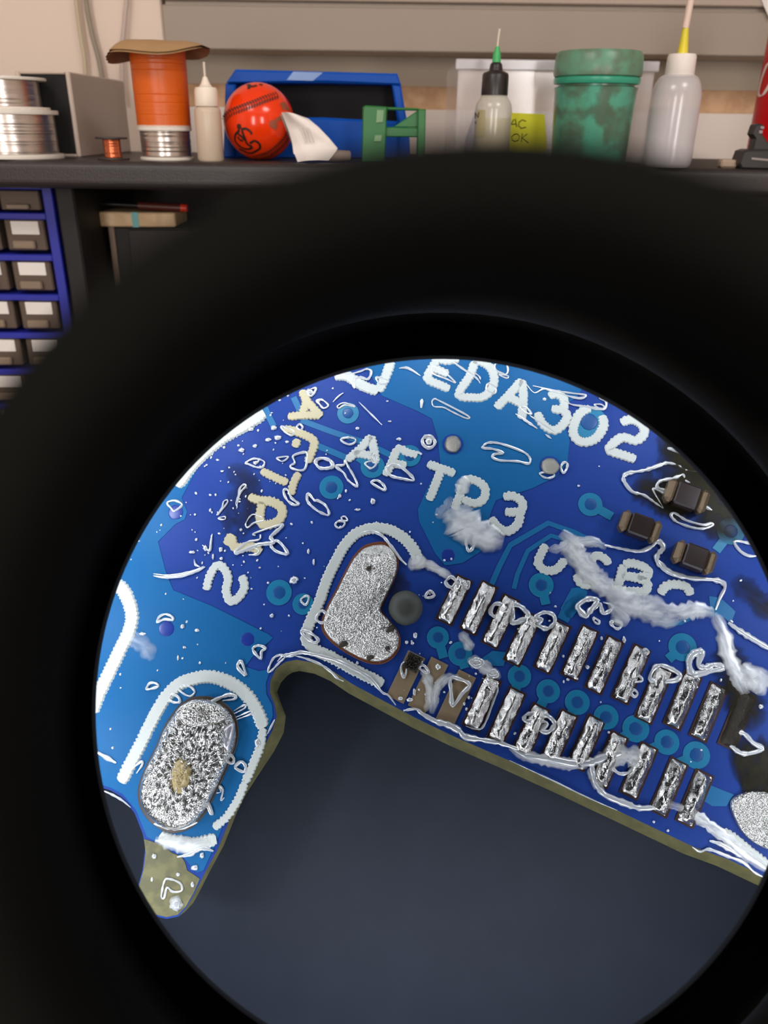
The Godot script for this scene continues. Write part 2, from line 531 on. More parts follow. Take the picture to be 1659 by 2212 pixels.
func furniture():
	# overhead cabinet: lower fascia, and doors that start above it
	var xl = at(357, 60, 1.27).x
	var d := 1.27
	var t = thing("overhead_cabinet", "long grey overhead cabinet fixed to the wall above the bench shelf", "cabinet", spot(Vector3(xl, at(830, 113, d).y, -d)))
	var top = at(830, 14, d).y - at(830, 113, d).y
	var grey = mat("cabinet_grey", c8(162, 147, 132), 0.55)
	var s = st(); box(s, Vector3(0.002, 0, -0.078), Vector3(1.6, top + 0.30, -0.004), 0.001)
	put("carcass", s, mat("carcass_grey", c8(210, 196, 180), 0.6), t)
	s = st(); box(s, Vector3(0, 0, -0.004), Vector3(1.6, top - 0.002, 0.01), 0.0015)
	put("fascia", s, grey, t)
	s = st(); box(s, Vector3(0.0, top + 0.0035, -0.003), Vector3(1.6, top + 0.30, 0.014), 0.0015)
	put("door", s, mat("door_grey", c8(176, 158, 143), 0.5), t)
	# shelf over the bench
	var black = grained(mat("shelf_black", c8(48, 42, 41), 0.45), 30.0, 0.2, 6)
	t = thing("bench_shelf", "black bench shelf with a rounded front edge carrying the spools and bottles", "shelf", spot(Vector3(0, SHELF, -0.87)))
	s = st()
	var prof = PackedVector2Array()
	for k in 7: prof.append(Vector2(0.008 * sin(PI * 0.5 * k / 6.0), -0.008 + 0.008 * cos(PI * 0.5 * k / 6.0)))
	for k in 7: prof.append(Vector2(0.008 * cos(PI * 0.5 * k / 6.0), -0.0185 - 0.008 * sin(PI * 0.5 * k / 6.0)))
	prof.append(Vector2(-0.29, -0.0265)); prof.append(Vector2(-0.29, 0.0))
	for i in prof.size():
		var a = prof[i]; var b = prof[(i + 1) % prof.size()]
		var n = (b - a).normalized()
		quad(s, Vector3(-1.3, a.y, a.x - 0.008), Vector3(1.3, a.y, a.x - 0.008), Vector3(1.3, b.y, b.x - 0.008), Vector3(-1.3, b.y, b.x - 0.008), Vector3(0, -n.x, n.y) * (-1.0 if Vector3(0, -n.x, n.y).dot(Vector3(0, (a.y + b.y) * 0.5 + 0.013, (a.x + b.x) * 0.5 + 0.14)) < 0 else 1.0))
	for x in [-1.3, 1.3]:
		var ix = Geometry2D.triangulate_polygon(prof)
		for i in range(0, ix.size(), 3):
			var n = Vector3(signf(x), 0, 0)
			tri(s, Vector3(x, prof[ix[i]].y, prof[ix[i]].x - 0.008), Vector3(x, prof[ix[i + 1]].y, prof[ix[i + 1]].x - 0.008), Vector3(x, prof[ix[i + 2]].y, prof[ix[i + 2]].x - 0.008), n, n, n)
	put("board", s, black, t)
	var shade_panel_x = at(131, 500, 0.915).x  # middle upright: black panel added for the shade beside the drawer cabinet
	for x in [[-1.2, -1.17], [shade_panel_x, shade_panel_x + 0.02], [1.17, 1.2]]:
		s = st(); box(s, Vector3(x[0], WORKTOP - SHELF, -0.26), Vector3(x[1], -0.0265, -0.045), 0.002)
		put("support_and_shade_panel", s, mat("support_and_shade_black", c8(22, 20, 21), 0.6), t)
	s = st(); box(s, Vector3(-1.28, WORKTOP - SHELF, -0.292), Vector3(1.28, -0.0265, -0.284), 0.001)
	put("back_panel", s, mat("back_panel_dark", c8(58, 52, 50), 0.7), t)
	# worktop
	t = thing("workbench", "dark worktop of the bench standing under the shelf", "workbench", spot(Vector3(0, 0, -0.6)))
	s = st(); box(s, Vector3(-1.5, WORKTOP - 0.04, -0.59), Vector3(1.5, WORKTOP, 0.5), 0.004)
	put("worktop", s, mat("worktop_dark", c8(52, 48, 47), 0.5), t)
	for q in [[-1.45, -0.55], [1.45, -0.55], [-1.45, 0.45], [1.45, 0.45]]:
		s = st(); box(s, Vector3(q[0] - 0.03, 0, q[1] - 0.03), Vector3(q[0] + 0.03, WORKTOP - 0.04, q[1] + 0.03), 0.003)
		put("leg", s, black, t)
	drawers()
	# things under the shelf
	d = 1.0
	var cs = at(228, 487, d)
	t = thing("black_case", "black case standing on the worktop in the shade under the shelf", "case", spot(Vector3(cs.x, WORKTOP, -d)))
	s = st(); box(s, Vector3(0, 0, -0.12), Vector3(0.20, cs.y - WORKTOP, 0), 0.003)
	put("body", s, mat("case_black", c8(30, 26, 26), 0.6), t)
	var e0 = at(240, 488, d) - Vector3(cs.x, WORKTOP, -d)
	s = st(); box(s, Vector3(e0.x - 0.003, 0.0, 0.0), Vector3(e0.x + 0.004, cs.y - WORKTOP, 0.004), 0.001)
	put("corner_trim", s, mat("case_trim", c8(150, 128, 110), 0.5), t)
	s = st(); box(s, Vector3(e0.x + 0.02, 0.0, 0.0), Vector3(0.197, cs.y - WORKTOP - 0.004, 0.003), 0.001)
	put("lid", s, mat("case_lid", c8(50, 42, 40), 0.6), t)
	var w = at(385, 487, d).x - at(216, 487, d).x
	t = thing("wooden_block", "pale wooden block lying on the black case under the shelf", "wood block", spot(Vector3(at(216, 487, d).x, cs.y, -d)))
	s = st(); box(s, Vector3(0, 0, -0.05), Vector3(w, 0.016, 0.012), 0.0015)
	put("block", s, mottled(mat("pale_wood", Color.WHITE, 0.6), 8.0, c8(226, 190, 146), c8(240, 208, 166), 8), t)
	s = st(); box(s, Vector3(w * 0.5 - 0.004, -0.0003, 0.0115), Vector3(w * 0.5 + 0.004, 0.0163, 0.0127), 0.0002)
	put("tape", s, mat("teal_tape", c8(120, 190, 190), 0.4), t)
	t = thing("screwdriver", "dark screwdriver with a red ended handle lying on the pale block under the shelf", "screwdriver", spot(Vector3(at(216, 487, d).x, cs.y + 0.016, -d)))
	var q0 = Vector3(-0.005, 0.0085, 0.0)
	var q1 = at(400, 449, d) - Vector3(at(216, 487, d).x, cs.y + 0.016, -d)
	q1.y = 0.0045; q1.z = 0.002
	s = st(); tube(s, PackedVector3Array([q0, q0.lerp(q1, 0.45), q0.lerp(q1, 0.5)]), 0.0026, 0.0026, 10)
	put("shaft", s, mat("tool_steel", c8(60, 58, 60), 0.3, 0.8), t)
	s = st(); tube(s, PackedVector3Array([q0.lerp(q1, 0.5), q0.lerp(q1, 0.6), q0.lerp(q1, 0.96)]), 0.0042, 0.0045, 12)
	put("handle", s, mat("tool_handle", c8(92, 40, 32), 0.4), t)
	s = st(); tube(s, PackedVector3Array([q0.lerp(q1, 0.96), q0.lerp(q1, 1.0), q0.lerp(q1, 1.03)]), 0.0048, 0.004, 12)
	put("end_cap", s, mat("tool_red", c8(220, 60, 30), 0.4), t)

func drawers():
	var d := 0.93
	var xr = at(128, 500, d).x
	var pitch = at(80, 505, d).y - at(80, 593, d).y
	var top = minf(at(80, 467, d).y + pitch, SHELF - 0.032)
	var dw = wide(93, 60, 500, d)
	var t = thing("drawer_cabinet", "blue parts cabinet of clear drawers with white labels under the shelf", "drawer cabinet", spot(Vector3(xr, WORKTOP, -d)))
	var blue = mat("cabinet_blue", c8(40, 48, 165), 0.4)
	var cut = at(80, 467, d).y - WORKTOP
	var rows := int(cut / pitch) + 1
	var bot = cut - (rows - 1) * pitch
	var n := 4
	var left = -n * (dw + 0.004) - 0.012
	var s = st()
	box(s, Vector3(-0.011, 0, -0.15), Vector3(0, top - WORKTOP + 0.004, 0.004), 0.001)
	put("side_panel", s, blue, t)
	s = st(); box(s, Vector3(left, 0, -0.15), Vector3(left + 0.011, top - WORKTOP + 0.004, 0.004), 0.001)
	put("side_panel", s, blue, t)
	s = st(); box(s, Vector3(left + 0.011, 0, -0.152), Vector3(-0.011, top - WORKTOP, -0.146), 0.001)
	put("back_panel", s, blue, t)
	s = st(); box(s, Vector3(left + 0.011, top - WORKTOP, -0.15), Vector3(-0.011, top - WORKTOP + 0.004, 0.002), 0.001)
	put("top_panel", s, blue, t)
	s = st(); box(s, Vector3(left + 0.011, 0, -0.15), Vector3(-0.011, bot, 0.003), 0.001)
	put("plinth", s, blue, t)
	for r in range(1, rows):
		s = st(); box(s, Vector3(left + 0.011, bot + r * pitch - 0.0035, -0.146), Vector3(-0.011, bot + r * pitch + 0.0035, 0.003), 0.001)
		put("divider", s, blue, t)
	var smoke = mat("drawer_smoke", c8(98, 84, 74), 0.25)
	var knob = mat("drawer_pull", c8(140, 122, 104), 0.3)
	var white = mat("label_white", c8(238, 232, 226), 0.7)
	var sd = st(); var sh = st(); var sl = st()
	box(sd, Vector3(0.002, 0.004, -0.14), Vector3(dw - 0.002, pitch - 0.007, 0.0), 0.0015)
	box(sh, Vector3(dw * 0.20, 0.006, 0.0), Vector3(dw * 0.72, 0.015, 0.006), 0.0015)
	box(sl, Vector3(dw * 0.20, 0.021, 0.0), Vector3(dw * 0.84, 0.035, 0.0012), 0.0004)
	var md = sd.commit(); var mh = sh.commit(); var ml = sl.commit()
	for c in n:
		for r in rows:
			var o = MeshInstance3D.new(); o.name = "drawer"; o.mesh = md; o.material_override = smoke
			if r == rows - 1: o.scale.y = (top - WORKTOP - bot - r * pitch) / pitch
			o.position = Vector3(-0.011 - (c + 1) * (dw + 0.003), bot + r * pitch + 0.0035, 0)
			t.add_child(o, true)
			var h = MeshInstance3D.new(); h.name = "handle"; h.mesh = mh; h.material_override = knob
			o.add_child(h, true)
			if r < rows - 1:
				var l = MeshInstance3D.new(); l.name = "paper_label"; l.mesh = ml; l.material_override = white
				o.add_child(l, true)

# ------------------------------------------------------------------ the microscope
func microscope():
	var t = thing("microscope", "large round black microscope eyepiece filling the lower part of the view", "microscope", board)
	var rubber = grained(mat("rubber_black", c8(16, 16, 14), 0.9), 120.0, 0.3, 12)
	rubber.metallic_specular = 0.12
	var flat = mat("inside_black", c8(10, 9, 9), 0.9)
	var body = mat("housing_black", c8(30, 29, 28), 0.5)
	# eyecup: a soft rounded rim
	var s = st()
	var p = PackedVector2Array()
	p.append(Vector2(0.0347, 0.415)); p.append(Vector2(0.0353, 0.427))
	for k in 9:
		var u = PI * k / 8.0
		p.append(Vector2(0.0322 + 0.0033 * cos(u), 0.4325 + 0.0033 * sin(u)))
	p.append(Vector2(0.0293, 0.428)); p.append(Vector2(0.0312, 0.42)); p.append(Vector2(0.0350, 0.410))
	lathe(s, p, 96, 2, Vector3(0.0027, -0.0004, 0))
	put("eyecup", s, rubber, t)
	s = st()
	lathe(s, PackedVector2Array([Vector2(0.0325, 0.414), Vector2(0.0345, 0.4135), Vector2(0.270, 0.06), Vector2(0.272, 0.05), Vector2(0.272, -0.10), Vector2(0.268, -0.108), Vector2(0.0, -0.108)]), 96, 2)
	put("housing", s, body, t)
	s = st()
	lathe(s, PackedVector2Array([Vector2(0.165, 0.142), Vector2(0.0350, 0.411)]), 96, 2)
	put("inner_tube", s, flat, t)
	s = st()
	lathe(s, PackedVector2Array([Vector2(0.21, 0.138), Vector2(0.1444, 0.138), Vector2(0.1440, 0.1388), Vector2(0.1440, 0.1412), Vector2(0.1444, 0.142), Vector2(0.21, 0.142)]), 160, 2)
	put("field_stop", s, flat, t)
	# slate stage below the board
	s = st()
	lathe(s, PackedVector2Array([Vector2(0.262, -0.1), Vector2(0.262, -0.062), Vector2(0.26, -0.06), Vector2(0.0, -0.06)]), 96, 2)
	put("stage", s, mottled(mat("stage_slate", Color.WHITE, 0.7), 6.0, c8(38, 45, 57), c8(41, 48, 60), 31), t)
	# foot and column down to the worktop
	var down = board.basis.inverse() * Vector3.DOWN
	s = st(); tube(s, PackedVector3Array([Vector3(0, -0.1, -0.1), Vector3(0, -0.1, -0.1) + down * 0.02, Vector3(0, -0.1, -0.1) + down * ((board * Vector3(0, -0.1, -0.1)).y - WORKTOP - 0.001)]), 0.05, 0.06, 24)
	put("column", s, body, t)
	# ring of lamps under the field stop
	var n := 18
	s = st()
	lathe(s, PackedVector2Array([Vector2(0.219, 0.095), Vector2(0.219, 0.101), Vector2(0.242, 0.101), Vector2(0.242, 0.095), Vector2(0.219, 0.095)]), 72, 2)
	put("ring_light", s, mat("ring_body", c8(60, 60, 62), 0.5), t)
	var lm = mat("led_glow", c8(255, 255, 255), 0.4)
	lm.emission_enabled = true; lm.emission = c8(232, 240, 255); lm.emission_energy_multiplier = 6.0
	for k in n:
		var u = TAU * (k + 0.5) / n
		var c = Vector3(cos(u) * 0.230, sin(u) * 0.230, 0.087)
		s = st(); lathe(s, PackedVector2Array([Vector2(0.0, -0.009), Vector2(0.005, -0.0075), Vector2(0.0085, -0.003), Vector2(0.0095, 0.003), Vector2(0.0095, 0.008), Vector2(0.0, 0.008)]), 16, 2, c)
		put("led", s, lm, t)
		var l = OmniLight3D.new(); l.name = "led_light"
		l.position = c + Vector3(0, 0, -0.0115); l.light_size = 0.01
		l.light_color = c8(236, 243, 255)
		l.light_energy = LED * (1.0 - 0.3 * cos(u - 0.25))
		l.omni_range = 3.0; l.omni_attenuation = 2.0; l.shadow_enabled = true
		t.add_child(l, true)

const LED := 0.0039

# ------------------------------------------------------------------ the circuit board
func circuit_board():
	pcb = thing("circuit_board", "blue circuit board with white lettering and silver pads seen through the eyepiece", "circuit board", board)
	pcb_base()
	pcb_legend()
	pcb_pads()
	pcb_flux()

func flat_part(called: String, p: PackedVector2Array, z: float, h: float, m: Material, parent: Node3D = null) -> MeshInstance3D:
	var s = st(); slab(s, p, z, z + h, minf(h * 0.4, 0.0002))
	return put(called, s, m, parent if parent else pcb)

func disc(c: Vector2, r: float, n := 28) -> PackedVector2Array:
	var o = PackedVector2Array()
	for k in n: o.append(c + Vector2(cos(TAU * k / n), sin(TAU * k / n)) * r)
	return o

func thick_line(p: PackedVector2Array, w: float) -> PackedVector2Array:
	var l = PackedVector2Array(); var r = PackedVector2Array()
	for i in p.size():
		var d = (p[mini(i + 1, p.size() - 1)] - p[maxi(i - 1, 0)]).normalized()
		var n = Vector2(-d.y, d.x) * w * 0.5
		l.append(p[i] + n); r.append(p[i] - n)
	r.reverse(); l.append_array(r)
	return l

func pcb_base():
	var navy = mat("mask_navy", c8(32, 64, 142), 0.5)
	var teal = mat("mask_teal", c8(20, 98, 152), 0.5)
	navy.metallic_specular = 0.3; teal.metallic_specular = 0.3
	var fr4 = mottled(mat("laminate", Color.WHITE, 0.6), 20.0, c8(98, 95, 60), c8(118, 112, 70), 14)
	# outline: the slot and the routed finger, then the hidden rest of the board round the rim
	var o = pts(-1, "180,1695 215,1700 240,1708 262,1722 290,1755 308,1800 314,1830 308,1880 298,1915 288,1940 300,1965 330,1978 360,1985 385,1980 402,1962 420,1930 440,1890 470,1835 500,1760 520,1720 545,1680 566,1620 588,1578 597,1548 592,1520 582,1496 584,1470 596,1444 616,1430 640,1425 680,1432 720,1450 760,1477 812,1505 898,1551 981,1591 1100,1643 1221,1698 1332,1750 1498,1829 1572,1856 1659,1897 1790,1960")
	var arc = PackedVector2Array()
	var a0 = Vector2(1790 - 942, 1960 - 1480).angle(); var a1 = Vector2(180 - 942, 1695 - 1480).angle()
	var run = a1 - a0
	while run > 0: run -= TAU
	for k in range(1, 48):
		var a = a0 + run * k / 48.0
		arc.append(bl(Vector2(942, 1480) + Vector2(cos(a), sin(a)) * 885.0))
	o.append_array(arc)
	var s = st()
	slab(s, o, -0.0006, 0.0, 0.0)
	var base = put("solder_mask", s, navy, pcb)
	s = st()
	slab(s, o, -0.012, -0.0007, 0.0, 0.0064, bl(Vector2(545, 1600)).x)
	put("laminate", s, fr4, pcb)
	# bare finger tip
	flat_part("bare_laminate", pts(-1, "311,1812 330,1818 352,1826 372,1842 392,1850 400,1862 405,1880 418,1888 432,1898 420,1926 402,1958 384,1976 360,1981 330,1974 302,1961 292,1940 300,1915 310,1880 315,1842"), 0.00005, 0.0003, fr4)
	# copper under the mask
	flat_part("copper_area", pts(-1, "735,700 790,790 825,855 905,890 933,905 945,945 952,1010 930,1040 903,1100 905,1125 940,1195 962,1222 1000,1216 1040,1190 1060,1108 1071,1081 1150,1055 1201,1030 1225,1003 1231,952 1218,912 1200,885 1245,860 1262,834 1290,760 1100,690"), 0.00004, 0.0003, teal)
	flat_part("copper_area", pts(-1, "340,1050 425,1015 393,1075 398,1090 405,1105 400,1122 380,1132 342,1170 357,1230 375,1275 460,1310 580,1370 590,1378 545,1420 530,1440 560,1450 585,1445 575,1475 576,1500 588,1522 590,1546 580,1575 558,1618 537,1676 512,1718 492,1760 462,1832 440,1880 425,1885 400,1855 360,1828 318,1808 310,1790 294,1750 266,1716 240,1702 215,1694 190,1690 110,1560 150,1350 220,1190"), 0.00004, 0.0003, teal)
	flat_part("copper_area", pts(5, "330,340 400,210 470,200 500,230 490,290 400,400 370,400"), 0.00004, 0.0003, mat("mask_trace", c8(22, 108, 158), 0.42))
	flat_part("copper_area", pts(5, "1280,260 1350,270 1420,330 1450,360 1420,440 1380,400 1290,390"), 0.00004, 0.0003, mat("mask_trace", Color(), 0))
	flat_part("copper_area", pts(4, "1330,670 1400,620 1560,640 1490,660 1470,720 1400,720"), 0.00004, 0.0003, mats["mask_trace"])
	flat_part("copper_area", pts(7, "1260,300 1290,285 1440,345 1390,420 1300,420 1240,380"), 0.00004, 0.0003, mats["mask_trace"])
	# traces
	var tm = mat("mask_trace", Color(), 0)
	for q in [["1062,1262 1078,1225 1102,1178 1184,1130 1240,1150 1300,1180", 12], ["1110,1272 1118,1240 1140,1190 1190,1157 1240,1172", 10], ["571,878 580,898 592,922", 15], ["634,858 642,875 652,896", 15], ["650,908 720,934 786,956 850,986", 14], ["683,962 715,975 750,990", 15], ["1215,1340 1230,1310 1260,1290", 26], ["1400,1320 1440,1350 1470,1345 1500,1330", 10]]:
		flat_part("trace", thick_line(pts(-1, q[0]), q[1] * K), 0.00004, 0.0003, tm)
	# vias: a ring of teal with a darker middle
	var ring = mat("via_ring", c8(22, 122, 160), 0.42)
	var core = mat("via_core", c8(20, 78, 138), 0.4)
	for q in [[752, 893, 26, 0, 0], [716, 1053, 28, 0, 0], [603, 1280, 29, 0, 0], [805, 1008, 28, -30, -20], [885, 985, 26, 0, 0], [1275, 1090, 27, 45, 25], [1169, 1264, 27, 10, 40], [1122, 1461, 25, -12, 40], [1184, 1493, 25, -20, 40], [1247, 1517, 26, -22, 42], [1309, 1549, 26, -40, 28], [1373, 1574, 28, -40, 28], [1440, 1603, 26, -45, 20], [1504, 1631, 28, -48, 22], [946, 1377, 24, 12, 42], [994, 1412, 26, 10, 30], [1474, 1398, 30, -30, 25], [655, 1305, 24, 0, 0], [1272, 912, 40, 0, 0], [1578, 1148, 30, -30, 40]]:
		var c = Vector2(q[0], q[1])
		var g = flat_part("via", disc(bl(c), q[2] * K, 32), 0.00006, 0.00045, ring)
		if q[3] != 0 or q[4] != 0:
			flat_part("via_tail", thick_line(PackedVector2Array([bl(c), bl(c + Vector2(q[3], q[4]) * 1.05)]), 20.0 * K), 0.00005, 0.0004, ring, g)
		var s2 = st(); dome(s2, bl(c), q[2] * 0.5 * K, q[2] * 0.5 * K, 0.0, 0.0004, 0.00051, 0.1, 20)
		put("via_hole", s2, core, g)
	for q in [[380, 1107, 18], [360, 1358, 18], [535, 1381, 16], [968, 1200, 16], [1033, 1305, 10]]:
		var s2 = st(); dome(s2, bl(Vector2(q[0], q[1])), q[2] * K, q[2] * K, 0.0, 0.0004, 0.0003, 0.1, 20)
		put("filled_hole", s2, mat("hole_navy", c8(28, 54, 140), 0.35), pcb)
	# solder-filled vias
	for q in [[978, 960, 19, 21], [1188, 1008, 21, 20]]:
		var g = flat_part("via", disc(bl(Vector2(q[0], q[1])), 25.0 * K, 32), 0.0003, 0.0002, mat("via_rim", c8(24, 70, 150), 0.3))
		var s2 = st(); dome(s2, bl(Vector2(q[0], q[1])), q[2] * K, q[3] * K, 0.0, 0.0035, 0.0005, 0.12, 22)
		var m = grained(mat("solder_dull", c8(176, 170, 156), 0.34, 0.85), 160.0, 1.3, 21, 0.08)
		put("solder", s2, m, g)
	# the dark plugged hole beside the large pad
	var s3 = st(); dome(s3, bl(Vector2(876, 1313)), 38 * K, 39 * K, 0.0, 0.0085, 0.0, 0.04, 36)
	put("plugged_hole", s3, mat("plug_olive", c8(70, 72, 64), 0.55), pcb)
	# stains of burnt flux: brown, thinning out towards their rims
	var br = mat("burnt_flux", c8(40, 36, 20), 0.45)
	br.transparency = BaseMaterial3D.TRANSPARENCY_ALPHA
	br.vertex_color_use_as_albedo = true; br.metallic_specular = 0.25
	for q in [[2, 150, 1.0, "960,690 1100,760 1240,900 1360,1060 1500,1230"], [2, 90, 0.9, "800,860 920,930 1060,1010 1180,1080"], [2, 70, 0.9, "960,560 1080,660 1200,760 1320,900"], [5, 110, 1.0, "1420,1360 1520,1340 1640,1330 1780,1340"], [5, 90, 0.9, "1480,1500 1580,1480 1700,1460"], [5, 90, 0.85, "1380,560 1440,760 1500,940 1540,1130"], [5, 60, 0.6, "1440,140 1540,240 1640,330 1720,400"],
			[0, 62, 0.5, "960,850 1080,950 1140,1080 1110,1220 1040,1390"], [0, 40, 0.35, "1060,1000 1000,1120 980,1240 960,1350"], [4, 60, 0.5, "700,60 760,150 800,260 820,380"]]:
		var s4 = st(); stain_glare_film(s4, smooth(pts(q[0], q[3]), false, 8), q[1] * K, q[1] * 0.02 * K, 0.0006, q[2] * 1.35, 0.2)
		put("burnt_flux_film", s4, br, pcb)

func pcb_legend():
	var ink = grained(mat("legend_white", c8(212, 215, 206), 0.6), 60.0, 0.25, 5)
	var old = mat("legend_yellowed", c8(206, 194, 156), 0.6)
	var h := 0.0007
	# each letter is a part; strokes in crop units
	for q in [
		# EDA302 along the top
		[1, 21, "1045,75 1010,130 975,205 1040,240 1120,275", "1010,140 1070,160 1110,180", "1040,80 1110,90 1180,75"],
		[1, 21, "1285,95 1250,190 1180,310 1270,330 1340,325 1395,270 1410,200 1380,130 1320,95 1270,95"],
		[1, 21, "1590,215 1510,310 1420,400", "1590,215 1600,320 1590,470", "1490,330 1540,345 1595,380"],
		[2, 21, "255,320 300,300 350,340 340,400 270,395", "340,400 370,440 350,490 290,535 220,500 175,420"],
		[2, 22, "520,390 450,430 410,520 430,590 490,610 560,580 605,500 590,440"],
		[2, 22, "715,490 770,465 840,490 865,550 810,600 720,580 640,655 720,690 810,720"],
		# AFTP3
		[1, 20, "610,580 540,660 450,740", "610,580 630,680 640,760", "500,690 560,700 630,720"],
		[1, 20, "910,705 850,690 785,665 740,760 700,840", "750,750 790,765 840,770"],
		[1, 20, "975,760 1060,790 1155,825", "1065,795 1030,890 985,1000"],
		[1, 20, "1150,1060 1190,960 1220,870 1290,870 1350,920 1340,990 1280,1020 1200,990"],
		[1, 20, "1470,980 1530,970 1590,1010 1580,1070 1480,1075", "1580,1070 1565,1150 1500,1200 1430,1170 1390,1110"],
		# USBC
		[5, 19, "235,-70 200,0 185,50 230,95 300,90 345,40 355,20"],
		[5, 19, "640,60 610,20 560,0 530,30", "430,120 450,170 500,190 550,180"],
		[5, 20, "730,60 710,150 690,220 800,230 870,230 880,170 800,140 720,130", "730,60 790,50 870,80 890,120 820,145"],
		[5, 20, "1165,255 1130,200 1060,185 1000,200 965,250"],
	]:
		var s = st()
		for k in range(2, q.size()): legend(s, smooth(pts(q[0], q[k]), false, 4), q[1] * K, h, 0.00035, 2.6 * K)
		put("letter", s, ink, pcb)
	for q in [
		[0, 20, "1500,310 1540,390 1640,500", "1400,500 1500,490 1640,490", "1520,330 1530,400 1500,480"],
		[0, 20, "1370,585 1440,600 1540,640 1590,680 1570,760 1540,830", "1450,720 1470,660"],
		[0, 19, "1210,885 1300,930 1400,975", "1480,900 1440,980 1425,1060"],
		[0, 22, "1120,1070 1200,1100 1290,1110 1360,1160 1340,1240 1250,1275 1200,1240 1215,1110"],
		[0, 22, "960,1420 1000,1340", "1000,1350 1010,1420 1060,1440 1140,1430 1210,1470"],
	]:
		var s = st()
		for k in range(2, q.size()): legend(s, smooth(pts(q[0], q[k]), false, 4), q[1] * K, h, 0.00035, 2.6 * K)
		put("letter", s, old, pcb)
	var s1 = st(); legend(s1, smooth(pts(3, "850,240 870,150 920,70 970,90 1000,160 985,240 1010,310 1060,300 1105,240 1110,190 1090,140"), false, 4), 20 * K, h, 0.00035, 2.6 * K)
	put("letter", s1, ink, pcb)
	# the corner mark at the upper rim
	var sc = st(); legend(sc, smooth(pts(1, "740,90 700,200 655,290"), false, 4), 24 * K, h, 0.00035, 2.6 * K)
	legend(sc, smooth(pts(1, "655,290 560,255 450,190 370,190"), false, 4), 26 * K, h, 0.00035, 2.6 * K)
	put("letter", sc, ink, pcb)
	# outlines round the pads
	for q in [
		[-1, 25, "908,1228 905,1212 890,1182 866,1158 835,1143 800,1142 768,1154 742,1182 724,1216 706,1254 690,1300 674,1335 664,1360 662,1382 680,1402 720,1422 772,1450 828,1478"],
		[-1, 29, "262,1690 282,1650 305,1606 330,1555 356,1510 385,1480 420,1466 455,1462 495,1474 530,1498 556,1535 569,1572"],
		[-1, 19, "569,1572 562,1612 545,1656 530,1690"],
		[-1, 17, "530,1690 515,1725 492,1762 462,1788"],
		[-1, 32, "252,1258 272,1284 285,1322 282,1356 262,1400 232,1462 212,1504 200,1540"],
		[-1, 40, "380,1050 415,1000 470,950 530,915 570,890"],
		[-1, 26, "345,1806 380,1818 420,1822 468,1812"],
		[-1, 20, "1560,1795 1590,1815 1620,1840 1680,1885"],
	]:
		var s = st(); legend(s, smooth(pts(q[0], q[2]), false, 5), q[1] * K, h, 0.00035, 3.0 * K)
		put("outline_mark", s, ink, pcb)

